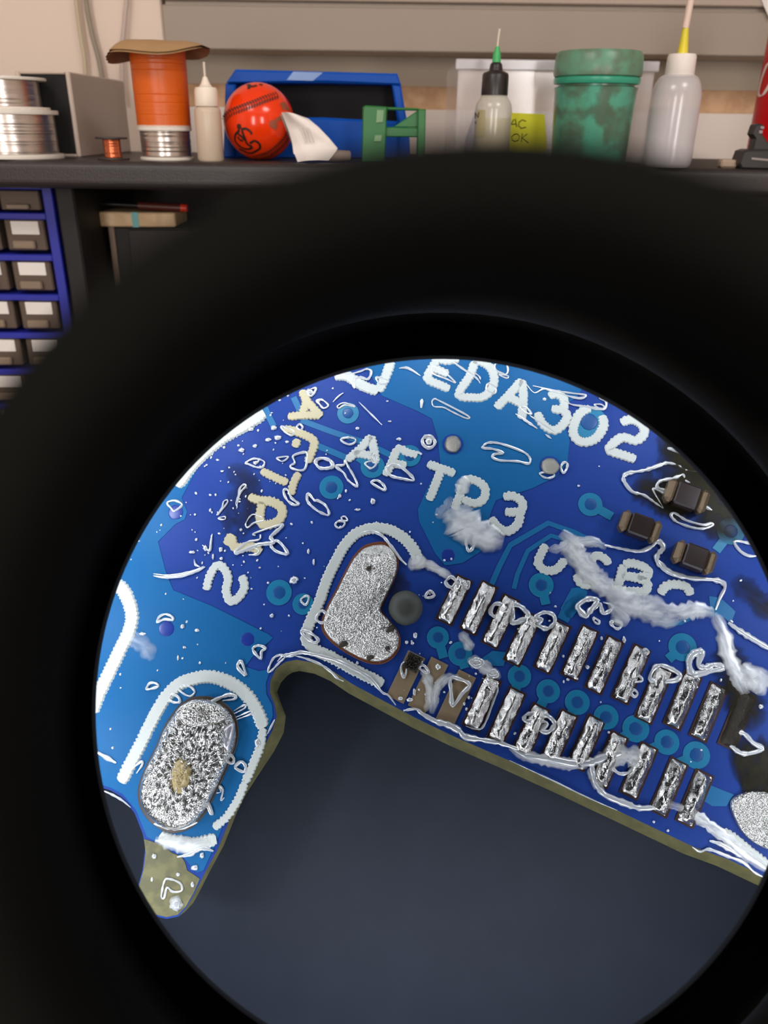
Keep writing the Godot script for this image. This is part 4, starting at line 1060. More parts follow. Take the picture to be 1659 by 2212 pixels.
func bench_things():
	var d := 0.92
	var solder = mat("solder_wire", c8(196, 186, 178), 0.28, 0.9)
	var fl = mat("flange_white", c8(226, 218, 206), 0.35)
	# two solder spools at the left end
	var mid = tall(60, 238, d)
	spool("large spool of silver solder wire, lower of the two at the left end", 36, 338, d, 0.0, mid, wide(196, 36, 300, d) * 0.5, wide(178, 36, 300, d) * 0.5, solder, fl, "solder_wire")
	spool("spool of silver solder wire stacked on top of the large one at the left end", 30, 338, d, mid, tall(60, 168, d), wide(182, 36, 200, d) * 0.5, wide(150, 36, 200, d) * 0.5, solder, fl, "solder_wire")
	# white box open at its front
	d = 0.955
	var xr = at(174, 330, d).x
	var xl = at(60, 330, d).x
	var h = tall(160, 155, d)
	var t = thing("open_box", "white box lying open at the front with a black inside, right of the solder spools", "box", spot(Vector3(xr, SHELF, -d)))
	var wht = mat("box_white", c8(196, 178, 164), 0.6)
	var dark = mat("box_inside", c8(14, 13, 13), 0.8)
	var w = xl - xr; var dp := -0.19; var th := 0.005
	var s = st(); box(s, Vector3(-th, 0, dp), Vector3(0, h, 0), 0.0012); put("side_wall", s, wht, t)
	s = st(); box(s, Vector3(w, 0, dp), Vector3(w + th, h, 0), 0.0012); put("side_wall", s, wht, t)
	s = st(); box(s, Vector3(w + th, h - 0.0025, dp), Vector3(-th, h, 0), 0.001); put("top_wall", s, wht, t)
	s = st(); box(s, Vector3(w + th, 0, dp), Vector3(-th, 0.003, 0), 0.001); put("bottom_wall", s, wht, t)
	s = st(); box(s, Vector3(w + th, 0.003, dp), Vector3(-th, h - 0.0025, -0.002), 0.0005); put("dark_hollow_block", s, dark, t)  # solid dark block in place of the hollow inside of the box
	# little copper spool
	d = 0.9
	spool("tiny spool of copper wire between the white box and the orange spool", 246, 345, d, 0.0, tall(246, 296, d), wide(66, 246, 320, d) * 0.5, wide(36, 246, 320, d) * 0.5, mat("copper_wire", c8(200, 108, 72), 0.3, 0.9), mat("flange_dark", c8(50, 40, 36), 0.5), "copper_wire")
	# solder spool under the orange one
	d = 0.92
	var m2 = tall(360, 276, d)
	spool("spool of silver solder wire standing under the orange wire spool", 362, 345, d, 0.0, m2, wide(112, 360, 320, d) * 0.5, wide(104, 360, 320, d) * 0.5, solder, fl, "solder_wire")
	t = thing("wire_spool", "tall spool of bright orange wire with a bent cardboard top flange", "wire spool", spot(Vector3(at(362, 345, d).x, SHELF + m2, -d)))
	var oh = tall(355, 100, d) - m2
	s = st()
	var p = PackedVector2Array()
	var r0 = wide(112, 360, 270, d) * 0.5; var r1 = wide(118, 360, 120, d) * 0.5
	for k in 61:
		p.append(Vector2(lerpf(r0, r1, k / 60.0) + 0.0003 * fn.get_noise_1d(k * 2.0), 0.001 + (oh - 0.001) * k / 60.0))
		if k < 60: p.append(Vector2(lerpf(r0, r1, k / 60.0) + 0.0004, 0.001 + (oh - 0.001) * (k + 0.5) / 60.0))
	lathe(s, p, 56, 1, Vector3(), 80.0)
	put("orange_wire", s, mat("orange_wire", c8(216, 94, 10), 0.4), t)
	s = st(); lathe(s, PackedVector2Array([Vector2(0, 0), Vector2(r0, 0), Vector2(r0 + 0.0005, 0.0012), Vector2(r0, 0.0024), Vector2(0, 0.0024)]), 48); put("flange", s, fl, t)
	var rc = wide(216, 355, 110, d) * 0.5
	s = st(); s.set_smooth_group(0)
	for face in 2:
		for i in 8:
			for k in 48:
				var q = []
				for c in [[i, k], [i, k + 1], [i + 1, k + 1], [i + 1, k]]:
					var a = TAU * (c[1] % 48) / 48.0
					var rr = rc * c[0] / 8.0 * (1.0 + 0.06 * fn.get_noise_2d(cos(a) * 2.0, sin(a) * 2.0) * 2.0)
					var out = maxf(0.0, c[0] / 8.0 - 0.5) * 2.0
					var yy = oh + 0.0015 - out * out * (0.010 - 0.004 * cos(a)) + out * 0.003 * sin(a * 3.0 + 1.0)
					q.append(Vector3(rr * cos(a), yy + (0.0022 if face == 0 else 0.0), rr * sin(a)))
				var n = Vector3.UP if face == 0 else Vector3.DOWN
				tri(s, q[0], q[1], q[2], n, n, n); tri(s, q[0], q[2], q[3], n, n, n)
	s.generate_normals()
	put("cardboard_flange", s, mat("cardboard", c8(170, 134, 92), 0.8), t)
	# dropper bottle
	d = 0.9
	t = thing("dropper_bottle", "small white capped dropper bottle with a needle tip beside the orange ball", "bottle", spot(foot(456, d)))
	var rb = wide(56, 456, 290, d) * 0.5
	var yb = tall(456, 230, d); var yc = tall(456, 188, d); var yt = tall(456, 166, d); var yn = tall(456, 134, d)
	s = st(); lathe(s, PackedVector2Array([Vector2(0, 0), Vector2(rb * 0.9, 0), Vector2(rb, 0.002), Vector2(rb, yb - 0.005), Vector2(rb * 0.93, yb - 0.0015), Vector2(rb * 0.7, yb), Vector2(rb * 0.6, yb + 0.003)]), 36)
	put("bottle_body", s, mat("bottle_cream", c8(206, 186, 164), 0.35), t)
	s = st(); lathe(s, PackedVector2Array([Vector2(rb * 0.86, yb), Vector2(rb * 0.9, yb + 0.001), Vector2(rb * 0.86, yc - 0.003), Vector2(rb * 0.78, yc - 0.0005), Vector2(rb * 0.5, yc), Vector2(rb * 0.34, yc + 0.003), Vector2(rb * 0.16, yt), Vector2(0, yt)]), 36)
	put("cap", s, mat("cap_white", c8(240, 226, 208), 0.4), t)
	s = st(); tube(s, PackedVector3Array([Vector3(0, yt - 0.001, 0), Vector3(0, (yt + yn) * 0.5, 0), Vector3(0, yn, 0)]), 0.0013, 0.0013, 10)
	put("needle", s, mat("needle_pale", c8(212, 198, 182), 0.3), t)
	baseball()
	paper_slip()
	blue_bin()
	green_bracket()
	clear_bin()
	flux_bottle()
	green_jar()
	squeeze_bottle()
	right_end()

func on_ball(u: float, v: float, R: float, lift: float) -> Vector3:   # u right, v up, in units of the radius, on the side towards -z... the viewer
	var k = minf(u * u + v * v, 0.995)
	return Vector3(u, v, sqrt(1.0 - k)) * (R + lift)

func ball_line(s: SurfaceTool, R: float, line: String, w: float, lift := 0.0004):
	var a = PackedVector2Array()
	for q in line.split(" ", false):
		var c = q.split(","); a.append(Vector2(float(c[0]), float(c[1])))
	a = smooth(a, false, 6)
	var c = a.size()
	for i in c - 1:
		var p = on_ball(a[i].x, a[i].y, R, lift); var q = on_ball(a[i + 1].x, a[i + 1].y, R, lift)
		var n = p.normalized(); var m = q.normalized()
		var d = (q - p).normalized()
		var e = d.cross(n).normalized() * w * 0.5
		quadn(s, p + e, q + e, q - e, p - e, n, m, m, n)

func baseball():
	var d := 0.935
	var R = wide(152, 560, 262, d) * 0.5
	var f = foot(560, d)
	f.x = at(560, 262, d).x
	var t = thing("baseball", "shiny orange baseball with dark stitching and interlocked black letters", "ball", spot(f))
	# its printed side leans to the viewer
	var look = (Vector3(0, CAM_Y, 0) - (f + Vector3(0, R, 0))).normalized()
	var g = Basis.looking_at(-look, Vector3.UP)
	var s = st(); s.set_smooth_group(0)
	var p = PackedVector2Array()
	for k in 33: p.append(Vector2(R * sin(PI * k / 32.0), -R * cos(PI * k / 32.0)))
	lathe(s, p, 64, 1, Vector3(), 80.0)
	var ball = put("ball_skin", s, mat("ball_orange", c8(238, 58, 10), 0.16), t)
	ball.position.y = R
	var ink = mat("ball_ink", c8(48, 26, 20), 0.5)
	var worn = mat("ball_worn", c8(150, 80, 52), 0.5)
	# stitches, each a short bar across the seam
	var seams = ["-0.98,0.05 -0.75,0.22 -0.45,0.33 -0.1,0.45 0.25,0.58 0.62,0.70", "-0.15,-0.93 0.2,-0.82 0.45,-0.66 0.68,-0.45 0.85,-0.2 0.93,0.05"]
	var ss = st()
	for q in seams:
		var a = PackedVector2Array()
		for c in q.split(" "): a.append(Vector2(float(c.split(",")[0]), float(c.split(",")[1])))
		a = evenly(smooth(a, false, 8), 0.075)
		for i in a.size() - 1:
			var dd = (a[i + 1] - a[i]).normalized(); var n = Vector2(-dd.y, dd.x)
			for sg in [-1.0, 1.0]:
				var e = a[i] + n * 0.092 * sg - dd * 0.045
				ball_line(ss, R, "%f,%f %f,%f" % [a[i].x + n.x * 0.012 * sg, a[i].y + n.y * 0.012 * sg, e.x, e.y], R * 0.05)
	var o = put("stitching", ss, mat("ball_stitch", c8(92, 34, 20), 0.6), t)
	o.transform = Transform3D(g, Vector3(0, R, 0))
	# the interlocked letters
	var se = st()
	for q in ["-0.55,-0.07 -0.60,-0.13 -0.55,-0.16 -0.51,-0.13 -0.55,-0.07", "-0.50,-0.20 -0.38,-0.17 -0.26,-0.23 -0.22,-0.31", "-0.55,-0.19 -0.59,-0.29 -0.50,-0.37 -0.40,-0.47 -0.35,-0.56 -0.23,-0.62", "-0.59,-0.25 -0.67,-0.33 -0.69,-0.46 -0.61,-0.58 -0.47,-0.67 -0.31,-0.68 -0.22,-0.62", "-0.48,-0.22 -0.44,-0.35 -0.39,-0.46", "-0.29,-0.54 -0.16,-0.47 -0.04,-0.53 -0.01,-0.64 -0.11,-0.72 -0.28,-0.79 -0.44,-0.75 -0.59,-0.68", "-0.61,-0.37 -0.55,-0.45 -0.47,-0.47"]:
		ball_line(se, R, q, R * 0.066)
	o = put("letter_emblem", se, ink, t)
	o.transform = Transform3D(g, Vector3(0, R, 0))
	var sw = st()
	for q in ["-0.26,0.92 -0.15,0.86 -0.02,0.90", "-0.24,0.80 -0.22,0.90", "0.05,0.93 0.14,0.91"]: ball_line(sw, R, q, R * 0.09)
	o = put("top_print", sw, ink, t)
	o.transform = Transform3D(g, Vector3(0, R, 0))
	sw = st()
	for q in ["0.38,-0.12 0.30,-0.06 0.34,0.0 0.44,-0.02 0.44,-0.12 0.38,-0.16", "0.44,0.02 0.52,0.08 0.62,0.10", "0.60,0.42 0.72,0.46 0.78,0.40", "0.64,0.34 0.78,0.36 0.86,0.28"]: ball_line(sw, R, q, R * 0.1)
	o = put("worn_print", sw, worn, t)
	o.transform = Transform3D(g, Vector3(0, R, 0))

func paper_slip():
	var d := 0.9
	var b = foot(690, d)
	var t = thing("paper_slip", "crumpled white paper slip leaning on the orange ball, its grey end on the shelf", "paper", spot(b))
	# rows from the top edge to the foot: left and right ends, each with its own depth
	var rows = [[608, 243, 0.004, 650, 250, 0.012], [616, 262, 0.003, 668, 256, 0.012], [625, 284, 0.002, 690, 275, 0.010], [632, 308, 0.004, 712, 298, 0.008], [636, 331, 0.010, 730, 320, 0.006], [640, 333, 0.014, 728, 326, 0.008], [647, 349, 0.018, 712, 347, 0.014]]
	var s = st(); s.set_smooth_group(0)
	var P = []
	for r in rows:
		var row = []
		for k in 9:
			var u = k / 8.0
			var v = at(lerpf(r[0], r[3], u), lerpf(r[1], r[4], u) - sin(u * PI) * 3.0, d) - b
			v.z += lerpf(r[2], r[5], u) + 0.006 * sin(u * PI) + 0.002 * sin(u * 9.0 + r[1])
			v.y = maxf(v.y, 0.0006)
			row.append(v)
		P.append(row)
	for i in P.size() - 1:
		for k in 8:
			for off in [0.0, -0.0006]:
				var n = Vector3.BACK if off == 0.0 else Vector3.FORWARD
				var z = Vector3(0, 0, off)
				tri(s, P[i][k] + z, P[i + 1][k] + z, P[i + 1][k + 1] + z, n, n, n); tri(s, P[i][k] + z, P[i + 1][k + 1] + z, P[i][k + 1] + z, n, n, n)
	s.generate_normals()
	put("sheet", s, mat("paper_white", c8(238, 228, 220), 0.8), t)
	# the turned-over edge behind it
	s = st()
	for k in 6:
		var a0 = at(606 + k * 5.5, 247 + k * 14, d) - b; var a1 = at(606 + (k + 1) * 5.5, 247 + (k + 1) * 14, d) - b
		for v in [a0, a1]: v.z += 0.0
		quad(s, a0 + Vector3(0, 0, 0.003), a1 + Vector3(0, 0, 0.003), a1 + Vector3(0.004, 0, -0.012), a0 + Vector3(0.004, 0, -0.012), Vector3(-1, 0, 0.3).normalized())
	put("folded_edge", s, mats["paper_white"], t)
	# faint print
	s = st()
	var pr = mat("faint_print", c8(224, 215, 209), 0.8)
	for k in 3:
		var a = at(652 + k * 8, 276, d) - b; var c = at(664 + k * 8, 308, d) - b
		tube(s, PackedVector3Array([a + Vector3(0, 0, 0.0145), a.lerp(c, 0.5) + Vector3(0, 0, 0.0150), c + Vector3(0, 0, 0.0140)]), 0.0007, 0.0007, 6)
	put("print_line", s, pr, t)
	var g0 = at(712, 337, d) - b; var g1 = at(755, 327, d) - b
	g0.y = 0.0062; g1.y = 0.0062
	s = st(); tube(s, PackedVector3Array([g0 + Vector3(0, 0, 0.004), g0.lerp(g1, 0.6) + Vector3(0, 0, 0.003), g1]), 0.006, 0.005, 12)
	put("grey_end", s, mat("slip_grey", c8(142, 126, 116), 0.6), t)

func face(d: float, o: Vector3, s: String) -> PackedVector2Array:
	var r = PackedVector2Array()
	for q in s.split(" ", false):
		var c = q.split(",")
		var v = at(float(c[0]), float(c[1]), d) - o
		r.append(Vector2(v.x, maxf(v.y, 0.0)))
	return r

func blue_bin():
	var d := 1.0
	var o = foot(690, d)
	var t = thing("parts_bin", "bright blue plastic bin with a wide dark opening behind the orange ball", "bin", spot(o))
	var blue = mat("bin_blue", c8(8, 76, 172), 0.42)
	blue.metallic_specular = 0.3
	for q in [["top_lip", "492,180 512,151 858,160 866,184 700,180", -0.05, 0.012], ["side_wall", "846,182 866,184 872,222 884,290 886,352 862,352 858,260", -0.10, 0.010], ["side_wall", "486,352 490,181 512,182 512,255 512,352", -0.10, 0.010], ["front_panel", "512,254 700,254 858,262 862,352 512,352", -0.05, 0.010]]:
		var s = st(); slab(s, face(d, o, q[1]), q[2], q[3], 0.0025)
		put(q[0], s, blue, t)
	var s = st(); slab(s, face(d, o, "512,181 700,180 846,182 858,262 700,256 512,254"), -0.11, -0.035, 0.001)
	put("dark_cavity_block", s, mat("bin_inside", c8(20, 18, 17), 0.8), t)  # solid dark block standing in for the open cavity of the bin
	s = st(); slab(s, face(d, o, "636,156 700,158 678,176 622,174"), 0.0118, 0.0124, 0.0002)
	put("sticker", s, mat("bin_sticker", c8(104, 138, 194), 0.3), t)

func green_bracket():
	var d := 0.915
	var o = foot(850, d)
	var t = thing("green_bracket", "dark green plastic bracket with a crossbar standing before the blue bin", "bracket", spot(o))
	var g = mat("bracket_green", c8(32, 108, 48), 0.3)
	for q in [["post", "784,232 790,228 836,231 832,352 782,352", -0.012, 0.012], ["crossbar", "832,274 905,276 905,297 832,296", -0.008, 0.006], ["gusset", "850,274 906,236 918,238 917,276", -0.006, 0.003], ["post", "902,236 919,236 917,352 900,352", -0.012, 0.010], ["top_rail", "834,231 906,234 906,239 834,238", -0.010, 0.002]]:
		var s = st(); slab(s, face(d, o, q[1]), q[2], q[3], 0.0015)
		put(q[0], s, g, t)
	for q in ["814,238 830,238 828,264 812,266", "810,292 826,291 824,306 808,306"]:
		var s = st(); slab(s, face(d, o, q), 0.0118, 0.0135, 0.0006)
		put("pale_pad", s, mat("bracket_pale", c8(110, 150, 104), 0.35), t)

func clear_bin():
	var d := 0.965
	var o = foot(1190, d)
	var t = thing("clear_bin", "clear plastic storage bin standing behind the flux bottle and the green jar", "storage bin", spot(o))
	var m = mat("bin_clear", Color(0.93, 0.90, 0.89, 0.26), 0.15)
	m.transparency = BaseMaterial3D.TRANSPARENCY_ALPHA
	var xl = at(985, 250, d).x - o.x; var xr = at(1402, 250, d).x - o.x
	var h = tall(1100, 131, d)
	var dp := -0.18
	var th := 0.0022
	var s = st(); box(s, Vector3(xl, 0, -th), Vector3(xr, h, 0), 0.0008); put("front_wall", s, m, t)
	s = st(); box(s, Vector3(xl, 0, dp), Vector3(xr, h, dp + th), 0.0008); put("back_wall", s, m, t)
	s = st(); box(s, Vector3(xl, 0, dp + th), Vector3(xl + th, h, -th), 0.0008); put("side_wall", s, m, t)
	s = st(); box(s, Vector3(xr - th, 0, dp + th), Vector3(xr, h, -th), 0.0008); put("side_wall", s, m, t)
	s = st(); box(s, Vector3(xl + th, 0, dp + th), Vector3(xr - th, th, -th), 0.0005); put("base", s, m, t)
	var rim = mat("bin_rim", Color(0.90, 0.89, 0.91, 0.45), 0.2)
	rim.transparency = BaseMaterial3D.TRANSPARENCY_ALPHA
	var y1 = tall(1100, 152, d)
	s = st(); box(s, Vector3(xl - 0.003, y1, 0.0), Vector3(xr + 0.003, h + 0.001, 0.004), 0.001)
	put("rim", s, rim, t)
	# lilac stack seen through its left half
	var q = thing("lilac_bag", "lilac bag standing inside the clear bin at its left end", "bag", spot(Vector3(at(950, 345, 1.0).x, SHELF + th, -1.0)))
	var oo = Vector3(at(950, 345, 1.0).x, SHELF + th, -1.0)
	s = st(); slab(s, face(1.0, oo, "984,352 984,205 975,220 962,262 950,300 945,352"), -0.01, 0.004, 0.001)
	q.transform.origin.x += 0.03
	put("bag_body", s, mat("bag_lilac", c8(132, 122, 160), 0.6), q)
	# the note stuck on its front
	var od = d - 0.0045
	var no = Vector3(at(1138, 320, od).x, at(1138, 320, od).y, -od)
	t = thing("sticky_note", "yellow sticky note lettered AC OK on the front of the clear bin", "sticky note", spot(no))
	s = st()
	var f = PackedVector2Array()
	for v in [[1101, 243], [1176, 247], [1181, 318], [1172, 340], [1100, 340]]:
		var w = at(v[0], v[1], od) - no
		f.append(Vector2(w.x, w.y))
	slab(s, f, -0.0003, 0.0003, 0.0)
	put("note_paper", s, mat("note_yellow", c8(228, 226, 50), 0.75), t)
	var ink = mat("note_ink", c8(70, 68, 20), 0.7)
	for q2 in [["1101,276 1109,259 1113,257 1116,275", "1104,269 1115,268"], ["1136,262 1128,259 1121,264 1120,272 1126,278 1136,275"], ["1113,290 1105,296 1106,304 1112,307 1120,304 1122,296 1118,290 1111,291"], ["1128,289 1126,308", "1139,290 1128,299 1141,310"]]:
		var sl = st()
		for l in q2:
			var a = PackedVector3Array()
			for c in l.split(" "): a.append(at(float(c.split(",")[0]), float(c.split(",")[1]), od) - no + Vector3(0, 0, 0.0003))
			tube(sl, a, 0.00055, 0.00055, 6)
		put("letter", sl, ink, t)

func flux_bottle():
	var d := 0.91
	var t = thing("flux_bottle", "small pale bottle with a black cap and green needle before the clear bin", "bottle", spot(foot(1059, d)))
	var r = wide(80, 1059, 280, d) * 0.5
	var y1 = tall(1062, 208, d); var y2 = tall(1062, 203, d); var y3 = tall(1062, 160, d); var y4 = tall(1062, 134, d); var y5 = tall(1062, 100, d); var y6 = tall(1062, 62, d)
	var s = st(); lathe(s, PackedVector2Array([Vector2(0, 0), Vector2(r * 0.92, 0), Vector2(r, 0.003), Vector2(r, y1 - 0.012), Vector2(r * 0.95, y1 - 0.007), Vector2(r * 0.82, y1 - 0.003), Vector2(r * 0.7, y1), Vector2(r * 0.66, y2)]), 40)
	var bm = mat("flux_bottle_plastic", Color(0.84, 0.82, 0.76, 0.5), 0.2)
	bm.transparency = BaseMaterial3D.TRANSPARENCY_ALPHA
	put("bottle_body", s, bm, t)
	s = st(); lathe(s, PackedVector2Array([Vector2(0, 0.002), Vector2(r * 0.93, 0.002), Vector2(r * 0.93, tall(1062, 255, d)), Vector2(0, tall(1062, 255, d))]), 36)
	put("liquid", s, mat("flux_liquid", c8(176, 160, 84), 0.4), t)
	var q = []
	s = st()
	for k in 6:
		var a0 = PI * 0.66 + k * 0.09 - PI; var a1 = a0 + 0.09
		for y in [[tall(1040, 296, d), tall(1040, 238, d)]]:
			quad(s, Vector3(-sin(-a0) * (r + 0.0003), y[0], cos(a0) * (r + 0.0003)), Vector3(-sin(-a1) * (r + 0.0003), y[0], cos(a1) * (r + 0.0003)), Vector3(-sin(-a1) * (r + 0.0003), y[1], cos(a1) * (r + 0.0003)), Vector3(-sin(-a0) * (r + 0.0003), y[1], cos(a0) * (r + 0.0003)), Vector3(sin(a0), 0, cos(a0)))
	put("paper_label", s, mat("flux_label", c8(170, 160, 120), 0.6), t)
	s = st()
	for l in [[[1026, 256], [1026, 244], [1031, 254], [1032, 243]], [[1026, 268], [1026, 262]]]:
		var a = PackedVector3Array()
		for c in l:
			var v = at(c[0], c[1], d) - foot(1059, d)
			var x = clampf(v.x, -r * 0.98, r * 0.98)
			a.append(Vector3(x, v.y, sqrt(r * r - x * x) + 0.0006))
		tube(s, a, 0.0007, 0.0007, 6)
	put("letter", s, mat("print_dark", c8(60, 44, 38), 0.6), t)
	var rc = wide(58, 1062, 180, d) * 0.5
	s = st(); lathe(s, PackedVector2Array([Vector2(rc * 0.9, y2 - 0.002), Vector2(rc, y2 - 0.001), Vector2(rc * 0.98, y3 - 0.001), Vector2(rc * 0.9, y3 + 0.001), Vector2(rc * 0.52, y3 + 0.003), Vector2(rc * 0.47, y3 + 0.006), Vector2(rc * 0.44, y4 - 0.002), Vector2(rc * 0.3, y4), Vector2(0, y4)]), 36)
	put("cap", s, mat("cap_black", c8(34, 27, 26), 0.35), t)
	s = st(); lathe(s, PackedVector2Array([Vector2(rc * 0.32, y4 - 0.001), Vector2(rc * 0.30, y4 + 0.006), Vector2(rc * 0.13, y5), Vector2(0, y5)]), 24)
	put("needle_hub", s, mat("hub_green", c8(62, 172, 96), 0.4), t)
	s = st(); tube(s, PackedVector3Array([Vector3(0, y5 - 0.001, 0), Vector3(0.0004, (y5 + y6) * 0.5, 0), Vector3(0.0012, y6, 0)]), 0.0011, 0.0011, 10)
	put("needle", s, mat("needle_pale", Color(), 0), t)

func green_jar():
	var d := 0.905
	var b = foot(1272, d)
	b.x = at(1270, 345, d).x
	var t = thing("green_jar", "stained green plastic jar with a screw lid between the sticky note and the squeeze bottle", "jar", spot(b))
	var r = wide(180, 1278, 180, d) * 0.5
	var y1 = tall(1278, 190, d); var y2 = tall(1278, 168, d); var y3 = tall(1278, 112, d)
	var m = mottled(mat("jar_green", Color.WHITE, 0.28), 9.0, c8(84, 164, 136), c8(80, 104, 84), 41, 0.012, 0.34, 0.6)
	var s = st(); lathe(s, PackedVector2Array([Vector2(0, 0), Vector2(r * 0.86, 0), Vector2(r * 0.9, 0.003), Vector2(r * 0.97, y1 - 0.004), Vector2(r * 0.99, y1), Vector2(r * 0.9, y1 + 0.001), Vector2(r * 0.9, y1 + 0.003)]), 56)
	put("jar_body", s, m, t)
	s = st(); lathe(s, PackedVector2Array([Vector2(r * 0.9, y1 + 0.0025), Vector2(r * 1.0, y1 + 0.003), Vector2(r * 1.02, y1 + 0.005), Vector2(r * 1.02, y2 - 0.001), Vector2(r * 0.985, y2)]), 56)
	put("collar", s, mat("collar_green", c8(54, 156, 124), 0.3), t)
	s = st(); lathe(s, PackedVector2Array([Vector2(r * 0.985, y2), Vector2(r * 1.03, y2 + 0.001), Vector2(r * 1.04, y2 + 0.004), Vector2(r * 1.02, y3 - 0.004), Vector2(r * 0.96, y3), Vector2(0, y3 + 0.001)]), 56)
	put("lid", s, mottled(mat("lid_green", Color.WHITE, 0.35), 12.0, c8(96, 146, 120), c8(92, 110, 88), 43, 0.015, 0.35, 0.7), t)

func squeeze_bottle():
	var d := 0.89
	var b = foot(1440, d)
	var t = thing("squeeze_bottle", "clear white squeeze bottle with a yellow nozzle and long thin straw", "bottle", spot(b))
	var r = wide(106, 1455, 240, d) * 0.5
	var y1 = tall(1455, 220, d); var y2 = tall(1460, 162, d); var y3 = tall(1462, 117, d)
	var m = mat("bottle_milky", Color(0.90, 0.88, 0.89, 0.5), 0.2)
	m.transparency = BaseMaterial3D.TRANSPARENCY_ALPHA
	var s = st()
	var p = PackedVector2Array([Vector2(0, 0), Vector2(r * 0.88, 0), Vector2(r * 0.97, 0.003), Vector2(r, 0.008)])
	for k in 9:
		var u = PI * 0.5 * k / 8.0
		p.append(Vector2(r * (0.55 + 0.45 * cos(u)), y1 + (y2 - y1) * sin(u)))
	lathe(s, p, 48)
	put("bottle_body", s, m, t)
	s = st(); lathe(s, PackedVector2Array([Vector2(0, 0.002), Vector2(r * 0.94, 0.002), Vector2(r * 0.96, tall(1450, 232, d)), Vector2(0, tall(1450, 232, d))]), 40)
	var lq = mat("bottle_liquid", Color(0.80, 0.78, 0.79, 0.45), 0.2)
	lq.transparency = BaseMaterial3D.TRANSPARENCY_ALPHA
	put("liquid", s, lq, t)
	var rc = wide(62, 1462, 140, d) * 0.5
	s = st(); lathe(s, PackedVector2Array([Vector2(rc * 0.95, y2 - 0.002), Vector2(rc, y2 - 0.001), Vector2(rc * 0.97, y3 - 0.002), Vector2(rc * 0.9, y3), Vector2(0, y3)]), 40)
	put("cap", s, mat("cap_milk", c8(232, 222, 214), 0.4), t)
	var n0 = Vector3(0, y3 - 0.001, 0)
	var n1 = at(1471, 50, d) - b
	var n0p = at(1463, 117, d) - b
	var off = n0 - n0p
	n1.x += off.x; n1.z = 0.0
	s = st(); tube(s, PackedVector3Array([n0, n0.lerp(n1, 0.5), n1]), wide(23, 1466, 100, d) * 0.5, wide(11, 1470, 50, d) * 0.5, 18)
	put("nozzle", s, mat("nozzle_yellow", c8(226, 208, 50), 0.4), t)
	var n2 = at(1492, -60, d) - b
	n2.x += off.x; n2.z = 0.0
	s = st(); tube(s, PackedVector3Array([n1 - (n2 - n1) * 0.1, n1.lerp(n2, 0.5), n2]), wide(15, 1470, 40, d) * 0.5, wide(15, 1470, 40, d) * 0.5, 14)
	put("straw", s, mat("straw_pink", c8(222, 196, 182), 0.4), t)

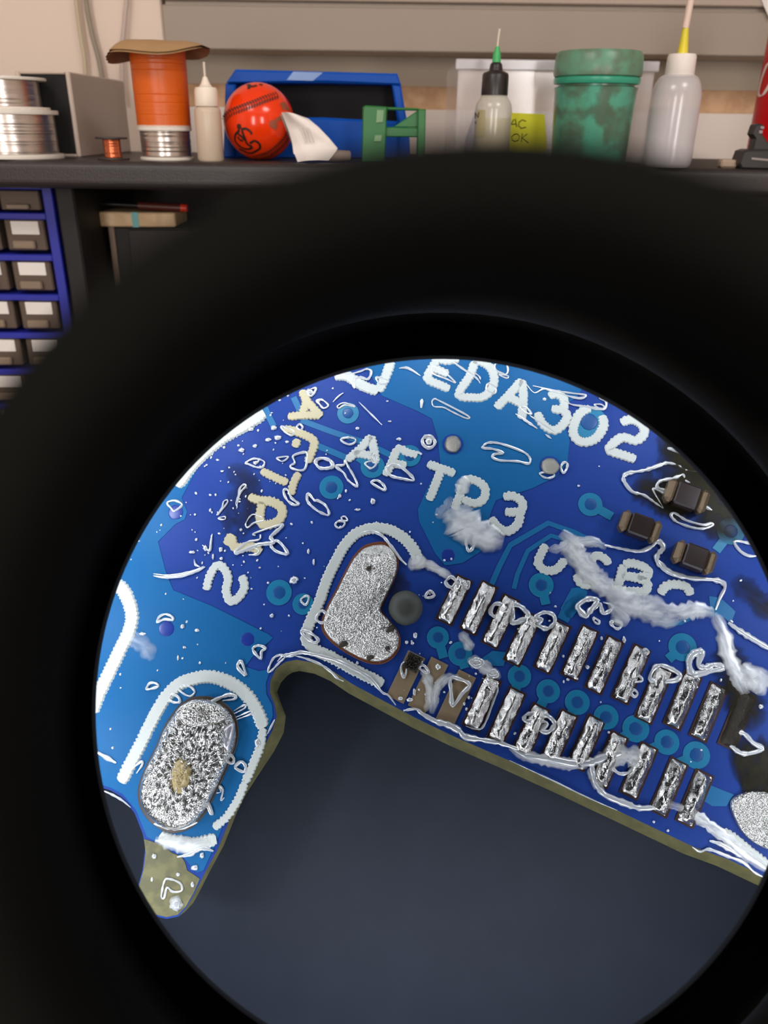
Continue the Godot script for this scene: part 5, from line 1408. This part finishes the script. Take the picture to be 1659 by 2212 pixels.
func right_end():
	# red can at the frame's edge
	var d := 0.97
	var r := 0.033
	var b = foot(1612, d)
	b.x += r * 1.02
	var t = thing("soda_can", "red soda can with white script lettering at the right end", "can", spot(b))
	var top = tall(1650, 20, d)
	var s = st(); lathe(s, PackedVector2Array([Vector2(0, 0.003), Vector2(r * 0.7, 0), Vector2(r * 0.78, 0.001), Vector2(r * 0.98, 0.008), Vector2(r, 0.012), Vector2(r, top - 0.014), Vector2(r * 0.97, top - 0.008), Vector2(r * 0.82, top - 0.001)]), 56)
	put("can_body", s, mat("can_red", c8(206, 18, 22), 0.25, 0.15), t)
	s = st(); lathe(s, PackedVector2Array([Vector2(r * 0.82, top - 0.001), Vector2(r * 0.84, top), Vector2(r * 0.80, top + 0.001), Vector2(r * 0.76, top - 0.003), Vector2(0, top - 0.003)]), 48)
	put("can_lid", s, mat("can_lid", c8(190, 190, 190), 0.3, 0.9), t)
	# the capital's swash, wrapped round the can
	s = st()
	var line = smooth(PackedVector2Array([Vector2(1662, 130), Vector2(1648, 134), Vector2(1642, 160), Vector2(1640, 186), Vector2(1641, 202), Vector2(1648, 206), Vector2(1656, 190), Vector2(1664, 168)]), false, 6)
	for i in line.size() - 1:
		var q = []
		for k in [0, 1]:
			var c = line[i + k]
			var a = 2.75 + acos(clampf(1.0 - (c.x - 1637.0) / 66.0, -1.0, 1.0))
			var y = tall(1640, c.y, d - 0.02)
			for sg in [-1.0, 1.0]:
				var aa = a + sg * 0.085
				q.append([Vector3(cos(aa) * (r + 0.0003), y + sg * 0.0006, -sin(aa) * (r + 0.0003)), Vector3(cos(aa), 0, -sin(aa))])
		quadn(s, q[0][0], q[1][0], q[3][0], q[2][0], q[0][1], q[1][1], q[3][1], q[2][1])
	put("letter", s, mat("can_white", c8(232, 214, 208), 0.4), t)
	# black clip clamp in front of it
	d = 0.885
	b = foot(1640, d)
	t = thing("clip_clamp", "black clip clamp with a bent arm before the red can", "clamp", spot(b))
	var blk = mat("clamp_black", c8(38, 34, 34), 0.35)
	s = st(); slab(s, face(d, b, "1588,352 1598,326 1610,322 1700,322 1712,330 1716,380 1590,380"), -0.012, 0.010, 0.002)
	put("base", s, blk, t)
	s = st(); slab(s, face(d, b, "1621,324 1626,300 1619,290 1626,270 1634,267 1646,270 1640,286 1652,304 1668,324"), -0.006, 0.006, 0.0015)
	put("arm", s, blk, t)
	s = st(); slab(s, face(d, b, "1614,339 1656,343 1656,348 1614,344"), 0.0098, 0.0108, 0.0003)
	put("slot_trim", s, mat("clamp_trim", c8(150, 140, 140), 0.3, 0.6), t)
	for q in ["1637,272 1645,273 1644,279 1636,278", "1634,281 1642,282 1640,289 1633,288"]:
		s = st(); slab(s, face(d, b, q), 0.0058, 0.0072, 0.0004)
		put("rivet", s, mats["clamp_trim"], t)
	# a scrap of tan eraser beside it
	b = foot(1572, 0.89)
	s = st(); box(s, Vector3(-0.008, 0, -0.006), Vector3(0.009, 0.008, 0.006), 0.002)
	var er = put("eraser", s, mat("eraser_tan", c8(170, 148, 128), 0.7))
	er.position = b
	tag(er, "small tan eraser lying between the squeeze bottle and the clip clamp", "eraser")
	# white sheet taped to the cabinet at the top right
	d = 1.2545
	var o = Vector3(at(1650, 0, d).x, at(1650, 30, d).y, -d)
	s = st()
	var f = PackedVector2Array()
	for v in [[1647, -30], [1645, 0], [1652, 18], [1662, 40], [1720, 30], [1720, -30]]:
		var w = at(v[0], v[1], d) - o
		f.append(Vector2(w.x, w.y))
	slab(s, f, -0.0004, 0.0004, 0.0)
	var pp = put("paper_sheet", s, mat("sheet_white", c8(236, 228, 222), 0.8))
	pp.position = o
	tag(pp, "white paper sheet taped to the overhead cabinet above the red can", "paper")
